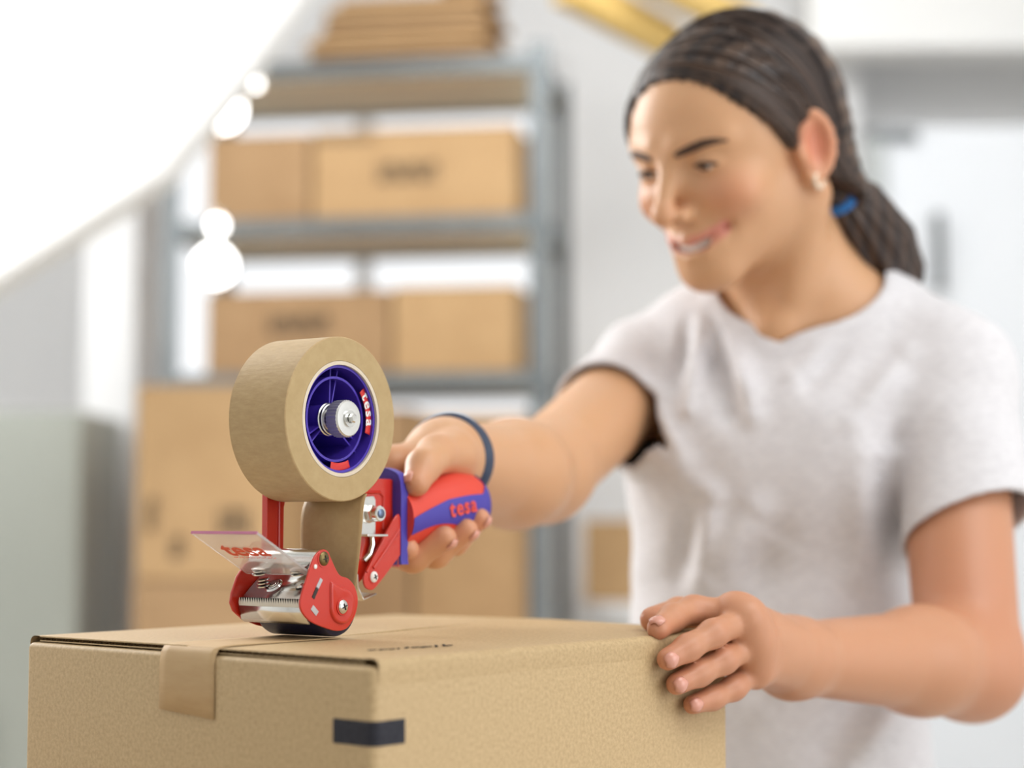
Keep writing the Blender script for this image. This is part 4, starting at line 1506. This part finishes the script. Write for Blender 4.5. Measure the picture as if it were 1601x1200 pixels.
hops = hd
fwd = HB[:, 1]
upv = HB[:, 2]
L_ = lambda p: _np(p) - PO

# eyes, brows, lashes, teeth
for s in (1, -1):
    c = hw_(s * .0310, .0672, -.0010)
    n = 24
    gaze = HB @ np.array([-.10, .86, -.42])
    gaze /= np.linalg.norm(gaze)
    u_ = np.cross(gaze, upv); u_ /= np.linalg.norm(u_)
    w_ = np.cross(u_, gaze)
    vv, cc = [], []
    for i in range(n + 1):
        th = PI * i / n
        for j in range(n):
            ph = 2 * PI * j / n
            vv.append(c + .0123 * (gaze * math.cos(th) + (u_ * math.cos(ph) + w_ * math.sin(ph)) * math.sin(th)))
            cc.append(srgb(22, 16, 14)[:3] if th < .22 else (srgb(74, 50, 34)[:3] if th < .52 else srgb(226, 216, 208)[:3]))
    qq = np.array([(i * n + j, i * n + (j + 1) % n, (i + 1) * n + (j + 1) % n, (i + 1) * n + j) for i in range(n) for j in range(n)])
    mesh_obj('eyeball', np.array(vv), qq, M['eye'], person, np.array(cc), PO)
    pts_ = [snap(hw_(s * a, b, u), HB @ np.array([s * .35, 1, 0]), hops) for a, b, u in ((.0095, .080, .0108), (.0170, .080, .0126), (.0260, .078, .0142), (.0350, .074, .0158), (.0430, .068, .0156), (.0510, .060, .0135))]
    MB().tube([L_(p) for p in pts_], [.0020, .0036, .0040, .0036, .0026, .0010], 8, flat=.40, upv=L_(HB @ np.array([s * .4, 1, 0]) + PO)).build('eyebrow', M['brow'], person, smooth=60)
    lash = []
    for t in np.linspace(-1, 1, 9):
        lash.append(hw_(s * (.0310 + .0128 * t), .0672 + .0137 * math.cos(t * .95) - .0002, -.0016 + .0012 * (1 - t * t) - .0018 * (t * t)))
    MB().tube([L_(p) for p in lash], [.0007, .0014, .0018, .0018, .0018, .0018, .0018, .0016, .0008], 6).build('eyelash', M['brow'], person, smooth=60)
tt = MB()
for k in range(10):
    a = -1 + 2 * (k + .5) / 10
    x = a * .0235
    f_ = .0832 - .0105 * a * a
    w = .0024
    z0 = -.0722 + .0085 * a * a
    p = hw_(x, f_ - .0042, z0 + .0035)
    tt.add([L_(q) for q in (hw_(x - w, f_, z0), hw_(x + w, f_, z0), hw_(x + w, f_ - .0008, z0 + .0085), hw_(x - w, f_ - .0008, z0 + .0085), hw_(x - w, f_ - .005, z0), hw_(x + w, f_ - .005, z0), hw_(x + w, f_ - .005, z0 + .0085), hw_(x - w, f_ - .005, z0 + .0085))],
           [(0, 1, 2, 3), (4, 7, 6, 5), (0, 4, 5, 1), (2, 6, 7, 3), (0, 3, 7, 4), (1, 5, 6, 2)])
tt.build('teeth', M['teeth'], person, smooth=0, bevel=.0005)

# finger nails
def nail(F, f, up, ln=.0098, wd=.0054):
    p, r = F[f]
    tip, prev, rt = p[3], p[2], r[3]
    d = tip - prev
    d /= np.linalg.norm(d)
    up = up - d * (up @ d)
    up /= np.linalg.norm(up)
    sd = np.cross(d, up)
    c = tip + d * (rt * .22) + up * (rt - .0004)
    vv = []
    N1, N2 = 8, 8
    for i in range(N1 + 1):
        for j in range(N2 + 1):
            a, b = -1 + 2 * i / N1, -1 + 2 * j / N2
            ww = wd * math.sqrt(max(0.0, 1 - .72 * a * a))
            vv.append(c + d * (a * ln * .5 * math.sqrt(1 - .25 * b * b)) + sd * (b * ww) + up * (.0012 - .0021 * b * b - .0026 * max(0, a) ** 2 - .0006 * min(0, a) ** 2))
    mb = MB().add([L_(q) for q in vv], [(i * (N2 + 1) + j, i * (N2 + 1) + j + 1, (i + 1) * (N2 + 1) + j + 1, (i + 1) * (N2 + 1) + j) for i in range(N1) for j in range(N2)])
    mb.build('fingernail', M['nail'], person, smooth=80, solid=.0006)


cdir = lambda F, f: (np.array([0, 0, CAM_H]) - F[f][0][3]) / np.linalg.norm(np.array([0, 0, CAM_H]) - F[f][0][3])
nail(fingL, 'index', np.array([-.15, -.55, .8]))
for f in ('middle', 'ring', 'little'):
    nail(fingL, f, nb + cdir(fingL, f) * .25 + np.array([0, 0, .1]), wd=.0053 if f != 'little' else .0046)
for f in ('middle', 'ring', 'little'):
    nail(fingR, f, nd * .9 + ud * .35 + np.array([0, 0, -.30]), wd=.0056 if f != 'little' else .0050)
nail(fingR, 'thumb', np.array([0, 0, .7]) + nd * -.3 - ud * .4)

# ---- hair
skull = s_union([o_[1] for o_ in hd[:3]], .03)


def hair_cap(P):
    q = hl(P)
    return skull(P) - .0028 - .0055 * np.clip((.075 - q[:, 1]) / .10, 0, 1)


hair_cap.bb = (skull.bb[0] - .01, skull.bb[1] + .01)
hair = [('+', hair_cap, .01),
        ('+', s_cone(hw_(0, -.085, -.005), at(1306, 300, 1.560), .048, .018), .035),
        ('+', s_cone(hw_(.040, -.050, -.020), at(1306, 300, 1.560), .034, .016), .03), ('+', s_cone(hw_(-.040, -.050, -.020), at(1306, 300, 1.560), .034, .016), .03)]


def face_region(P):
    q = hl(P)
    lim = np.interp(q[:, 2], [-.10, -.06, -.01, 0, .0096, .025, .039, .0615, .069, .080, .10], [-.075, -.045, .002, .0115, .0260, .0430, .0525, .0620, .0665, .0780, .11])
    lim = lim + .0170 * np.clip((-q[:, 0] - .012) / .04, 0, 1) * np.clip(q[:, 2] / .02, 0, 1) + .0005 * np.sin(q[:, 0] * 240) * (q[:, 2] > .02)
    return -(q[:, 1] - lim) / 1.7


face_region.bb = None
hair.append(('-', face_region, .004))
for s in (1, -1):
    hair.append(('-', hell((s * .0840, -.0030, -.0210), (.0240, .0240, .0300), rotx(.15)), .008))
    hair.append(('+', hcone((s * .0690, .0180, .0080), (s * .0715, .0100, -.0060), .0055, .0030), .012))


def grooves(P, d):
    q = hl(P)
    ang = np.arctan2(q[:, 0], q[:, 2] + .05)
    rr = np.linalg.norm(q[:, [0, 2]], axis=1)
    return d + np.clip((.045 - q[:, 1]) / .03, .12, 1) * .0007 * np.sin(ang * 38 + 4 * np.sin(q[:, 1] * 40)) * np.clip(rr / .05, 0, 1) + .0004 * np.sin(ang * 87 + 1.3)


grooves.bb = None
hair.append(('f', grooves, 0))
HV, HQ = sdf_mesh(hair, 0.0022)
q = hl(HV)
ang = np.arctan2(q[:, 0], q[:, 2] + .05)
mixw = np.clip(.35 + .35 * np.sin(ang * 46 + 4 * np.sin(q[:, 1] * 40)) + .25 * np.sin(ang * 17 + q[:, 1] * 30) + .5 * np.clip((-q[:, 1] - .03) / .07, 0, 1) * np.clip(q[:, 0] / .06, 0, 1), 0, 1)
d0, d1_ = np.array(srgb(34, 26, 26)[:3]), np.array(srgb(92, 71, 57)[:3])
hobj = mesh_obj('hair', HV, HQ, M['hair'], person, d0 + (d1_ - d0) * mixw[:, None], PO)
# strands combed back to the tie
tie = at(1306, 300, 1.560)
gr = lambda P: np.stack([(sdf_eval(hair[:-1], P + e) - sdf_eval(hair[:-1], P - e)) for e in (np.eye(3) * 5e-4)], 1)
cand = HV[(q[:, 1] > -.02) & (q[:, 2] > -.03) & (np.abs(face_region(HV)) < .010)]
cand = np.concatenate([cand, HV[(q[:, 1] > -.02) & (q[:, 2] > -.03)][::4]])
st_ = cand[rng.choice(len(cand), 820, replace=False)]
P = st_.copy()
paths = [P.copy()]
for k in range(22):
    to = tie - P
    dist = np.linalg.norm(to, axis=1, keepdims=True)
    nrm = gr(P)
    nrm /= np.linalg.norm(nrm, axis=1, keepdims=True) + 1e-9
    tdir = to / dist
    tdir = tdir - nrm * np.sum(tdir * nrm, 1, keepdims=True)
    tdir /= np.linalg.norm(tdir, axis=1, keepdims=True) + 1e-9
    P = P + tdir * np.minimum(.0085, dist * .5)
    for _ in range(2):
        dd = sdf_eval(hair[:-1], P)
        g_ = gr(P)
        g_ /= np.linalg.norm(g_, axis=1, keepdims=True) + 1e-9
        P = P - g_ * (dd - .0008)[:, None]
    paths.append(P.copy())
paths = np.stack(paths, 1)
sv_, sq_, sc_l = [], [], []
for i in range(len(paths)):
    pth = paths[i]
    keep = [0]
    for k in range(1, len(pth)):
        if np.linalg.norm(pth[k] - tie) < .02:
            break
        keep.append(k)
    if len(keep) < 4:
        continue
    mb = MB().tube(pth[keep], [(.0003 + .0008 * math.sin(PI * (k + .5) / len(keep))) for k in range(len(keep))], 4, caps=False)
    o0 = sum(len(a) for a in sv_)
    sv_.append(np.array(mb.v))
    sq_.append(np.array(mb.f) + o0)
    t = rng.random()
    sc_l.append(np.tile(d0 + (d1_ * 1.15 - d0) * t ** 1.6, (len(mb.v), 1)))
mesh_obj('hair_strands', np.concatenate(sv_), np.concatenate(sq_), M['hair'], hobj, np.concatenate(sc_l), PO)['kind'] = 'stuff'
# pony tail
pt = [at(1306, 300, 1.560), at(1335, 335, 1.590), at(1368, 380, 1.615), at(1392, 425, 1.640), at(1400, 490, 1.665)]
pony = [('+', s_chain(pt, [.0150, .0270, .0300, .0250, .0080], .02), .01)]


def pgro(P, d):
    a = pt[0]
    ax_ = (pt[3] - pt[0]) / np.linalg.norm(pt[3] - pt[0])
    q = P - a
    h_ = q @ ax_
    e1 = np.cross(ax_, [0, 0, 1.0]); e1 /= np.linalg.norm(e1)
    e2 = np.cross(ax_, e1)
    an = np.arctan2(q @ e1, q @ e2)
    return d + .0016 * np.sin(an * 13 + h_ * 30) + .0008 * np.sin(an * 31 - h_ * 40)


pgro.bb = None
pony.append(('f', pgro, 0))
PV, PQ = sdf_mesh(pony, 0.0022)
w = np.clip(.35 + .4 * np.sin((PV[:, 0] + PV[:, 2]) * 900) * np.sin(PV[:, 1] * 300) + .3 * np.sin(PV[:, 0] * 420 + 1), 0, 1)
mesh_obj('ponytail', PV, PQ, M['hair'], hobj, d0 + (d1_ - d0) * w[:, None], PO)
ax_ = pt[1] - pt[0]
MB().tube([L_(pt[0] + a) for a in [(np.cross(ax_ / np.linalg.norm(ax_), [0, 0, 1]) * math.cos(t) + np.cross(ax_ / np.linalg.norm(ax_), np.cross(ax_ / np.linalg.norm(ax_), [0, 0, 1])) * math.sin(t)) * .0165 + ax_ * .12 for t in np.linspace(0, 2 * PI, 28)]], .0052, 10).build('hair_tie', M['bluetie'], person, smooth=60)
# earring on the visible lobe
ep = hw_(.0800, -.0010, -.0420)
MB().tube([L_(ep + HB @ (np.array([.0035 * 0 + .001, .0050 * math.cos(t), .0058 * math.sin(t)]))) for t in np.linspace(0, 2 * PI, 22)], .0021, 8).build('earring', M['pearl'], person, smooth=60)
ep = hw_(-.0800, -.0010, -.0420)
MB().tube([L_(ep + HB @ (np.array([-.001, .0050 * math.cos(t), .0058 * math.sin(t)]))) for t in np.linspace(0, 2 * PI, 22)], .0021, 8).build('earring', M['pearl'], person, smooth=60)
# wristband
wd_ = (elR - wrR) / np.linalg.norm(elR - wrR)
e1 = np.cross(wd_, [0, 0, 1.0]); e1 /= np.linalg.norm(e1)
e2 = np.cross(wd_, e1)
wc = wrR + wd_ * .006
MB().rings([[L_(wc + (e1 * math.cos(t) + e2 * math.sin(t)) * (.0300 + ro) + wd_ * hh_) for t in np.linspace(0, 2 * PI, 40, endpoint=False)] for ro, hh_ in ((-.001, -.0075), (.0030, -.006), (.0042, 0), (.0030, .006), (-.001, .0075))], caps=False).build('wristband', M['band'], person, smooth=70)

# ---- t-shirt
def tseg(a, b, t):
    return a + (b - a) * t


hemL, hemR = at(1512, 826, 1.532), tseg(shR, elR, .42)
aL = (elL - shL) / np.linalg.norm(elL - shL)
aR = (elR - shR) / np.linalg.norm(elR - shR)
sh = [('+', s_ell(at(1226, 655, 1.662), [.150, .100, .148], BR), .02),
      ('+', s_ell(at(1122, 705, 1.600), [.062, .046, .062], BR), .05), ('+', s_ell(at(1292, 705, 1.575), [.062, .046, .062], BR), .05),
      ('+', s_ell(at(1205, 930, 1.655), [.126, .094, .200], BR), .06), ('+', s_ell(at(1212, 1230, 1.665), [.140, .108, .190], BR), .06),
      ('+', s_cone(at(1362, 486, 1.640), shL, .036, .054), .05), ('+', s_cone(at(1140, 515, 1.675), shR, .036, .048), .05),
      ('+', s_cone(nkB + np.array([0, .01, -.02]), at(1240, 600, 1.66), .070, .09), .05),
      ('+', s_cone(shL, hemL + aL * .03, .0560, .0600), .022), ('+', s_cone(shR, hemR + aR * .03, .0490, .0510), .022)]
cen = at(1220, 750, 1.6)
FOLDS = []
for (a, b, w, am) in (((1088, 478), (1082, 640), .006, .0035), ((1112, 478), (1120, 600), .005, -.0030), ((1140, 500), (1185, 650), .009, .0040), ((1122, 520), (1150, 650), .008, -.0035),
                      ((1062, 500), (1052, 600), .005, -.0025), ((1330, 490), (1248, 585), .008, .0035), ((1352, 505), (1275, 600), .007, -.0030), ((1420, 560), (1350, 660), .010, .0030),
                      ((1010, 640), (1090, 760), .012, .0030), ((1120, 780), (1085, 900), .010, .0040), ((1095, 790), (1060, 900), .009, -.0035), ((1190, 800), (1110, 905), .012, .0035), ((1225, 840), (1160, 930), .012, -.0030),
                      ((1300, 960), (1200, 1100), .014, .0035), ((1400, 1000), (1300, 1160), .014, -.0035), ((1420, 1080), (1340, 1190), .012, .0040), ((1400, 700), (1395, 900), .012, -.0040), ((1370, 720), (1360, 900), .012, .0030)):
    A3, B3 = at(a[0], a[1], 1.58), at(b[0], b[1], 1.58)
    FOLDS.append((np.array([A3 @ bx, A3[2]]), np.array([B3 @ bx, B3[2]]), w, am))


NKC = at(1252, 440, 1.612)
tilt = BR @ rotx(math.radians(-18))
NECK_CUT = s_union([s_ell(NKC, [.0740, .0820, .0460], tilt), s_cone(NKC + bf * .03, at(1216, 523, 1.560), .050, .006)], .02)


def folds(P, d):
    x, z = P @ bx, P[:, 2]
    o = .0009 * np.sin(x * 61 + 9 * np.sin(z * 13)) * np.sin(z * 27 + 2) + .0005 * np.sin(z * 60 + 14 * x + 2 * np.sin(x * 50))
    p2 = np.stack([x, z], 1)
    for A2, B2, w, am in FOLDS:
        ab = B2 - A2
        t = np.clip(((p2 - A2) @ ab) / (ab @ ab), 0, 1)
        ds = np.linalg.norm(p2 - A2 - t[:, None] * ab, axis=1)
        o = o + 3.2 * am * np.exp(-(ds / (w * 1.3)) ** 2) * (.35 + .65 * np.sin(PI * np.clip(t, .08, .92)))
    nk = NECK_CUT(P)
    o = o * np.clip((nk - .010) / .035, .0, 1) + .0016 / (1 + np.exp((nk - .013) / .0009))
    d = d - o
    # neck, sleeve and lower openings; a thin cloth shell
    return np.maximum(d, -(d + .0050))


folds.bb = None
torso_ops = [o_ for o_ in sh if o_[0] == '+'][:5]


def sleeve_cut(disc):
    def fn(P):
        return np.maximum(disc(P), -(sdf_eval(torso_ops, P) - .007))
    fn.bb = disc.bb
    return fn


sh.append(('f', folds, 0))
sh += [('-', NECK_CUT, .002), ('-', s_cone(NKC, NKC + np.array([0, .02, .12]), .062, .075), .002),
       ('-', sleeve_cut(s_disc(hemL, aL + np.array([.33, 0, .05]), .10, .16)), .0), ('-', sleeve_cut(s_disc(hemR, aR, .085, .14)), .0), ('-', s_half((0, 0, .985), (0, 0, -1)), .002)]
SV, SQ = sdf_mesh(sh, 0.0024)
SV = relax(SV, SQ, 2, .5)
mesh_obj('t_shirt', SV, SQ, M['shirt'], person, None, PO)

# ---- trousers and shoes (behind the bench)
hip = at(1212, 1250, 1.665)
lg = [('+', s_ell(np.array([hip[0], hip[1], 1.00]), [.135, .100, .12], BR), .03)]
for s in (1, -1):
    h0 = np.array([hip[0], hip[1], .93]) + bx * (s * .075)
    kn_ = h0 * [1, 1, 0] + np.array([0, 0, .50]) + bf * .01
    an_ = h0 * [1, 1, 0] + np.array([0, 0, .07])
    lg.append(('+', s_chain([h0, kn_, an_], [.082, .058, .046], .02), .03))
LV, LQ = sdf_mesh(lg, 0.008)
mesh_obj('trousers', LV, LQ, M['jeans'], person, None, PO)
for s in (1, -1):
    f0 = np.array([hip[0], hip[1], 0]) + bx * (s * .075)
    so = [('+', s_ell(f0 + bf * .055 + np.array([0, 0, .035]), [.045, .125, .045], BR), .02), ('+', s_cone(f0 + np.array([0, 0, .05]), f0 + np.array([0, 0, .09]), .043, .043), .02), ('-', s_half((0, 0, 0.001), (0, 0, -1)), .004)]
    V2, Q2 = sdf_mesh(so, 0.005)
    mesh_obj('shoe', V2, Q2, M['shoe'], person, None, PO)
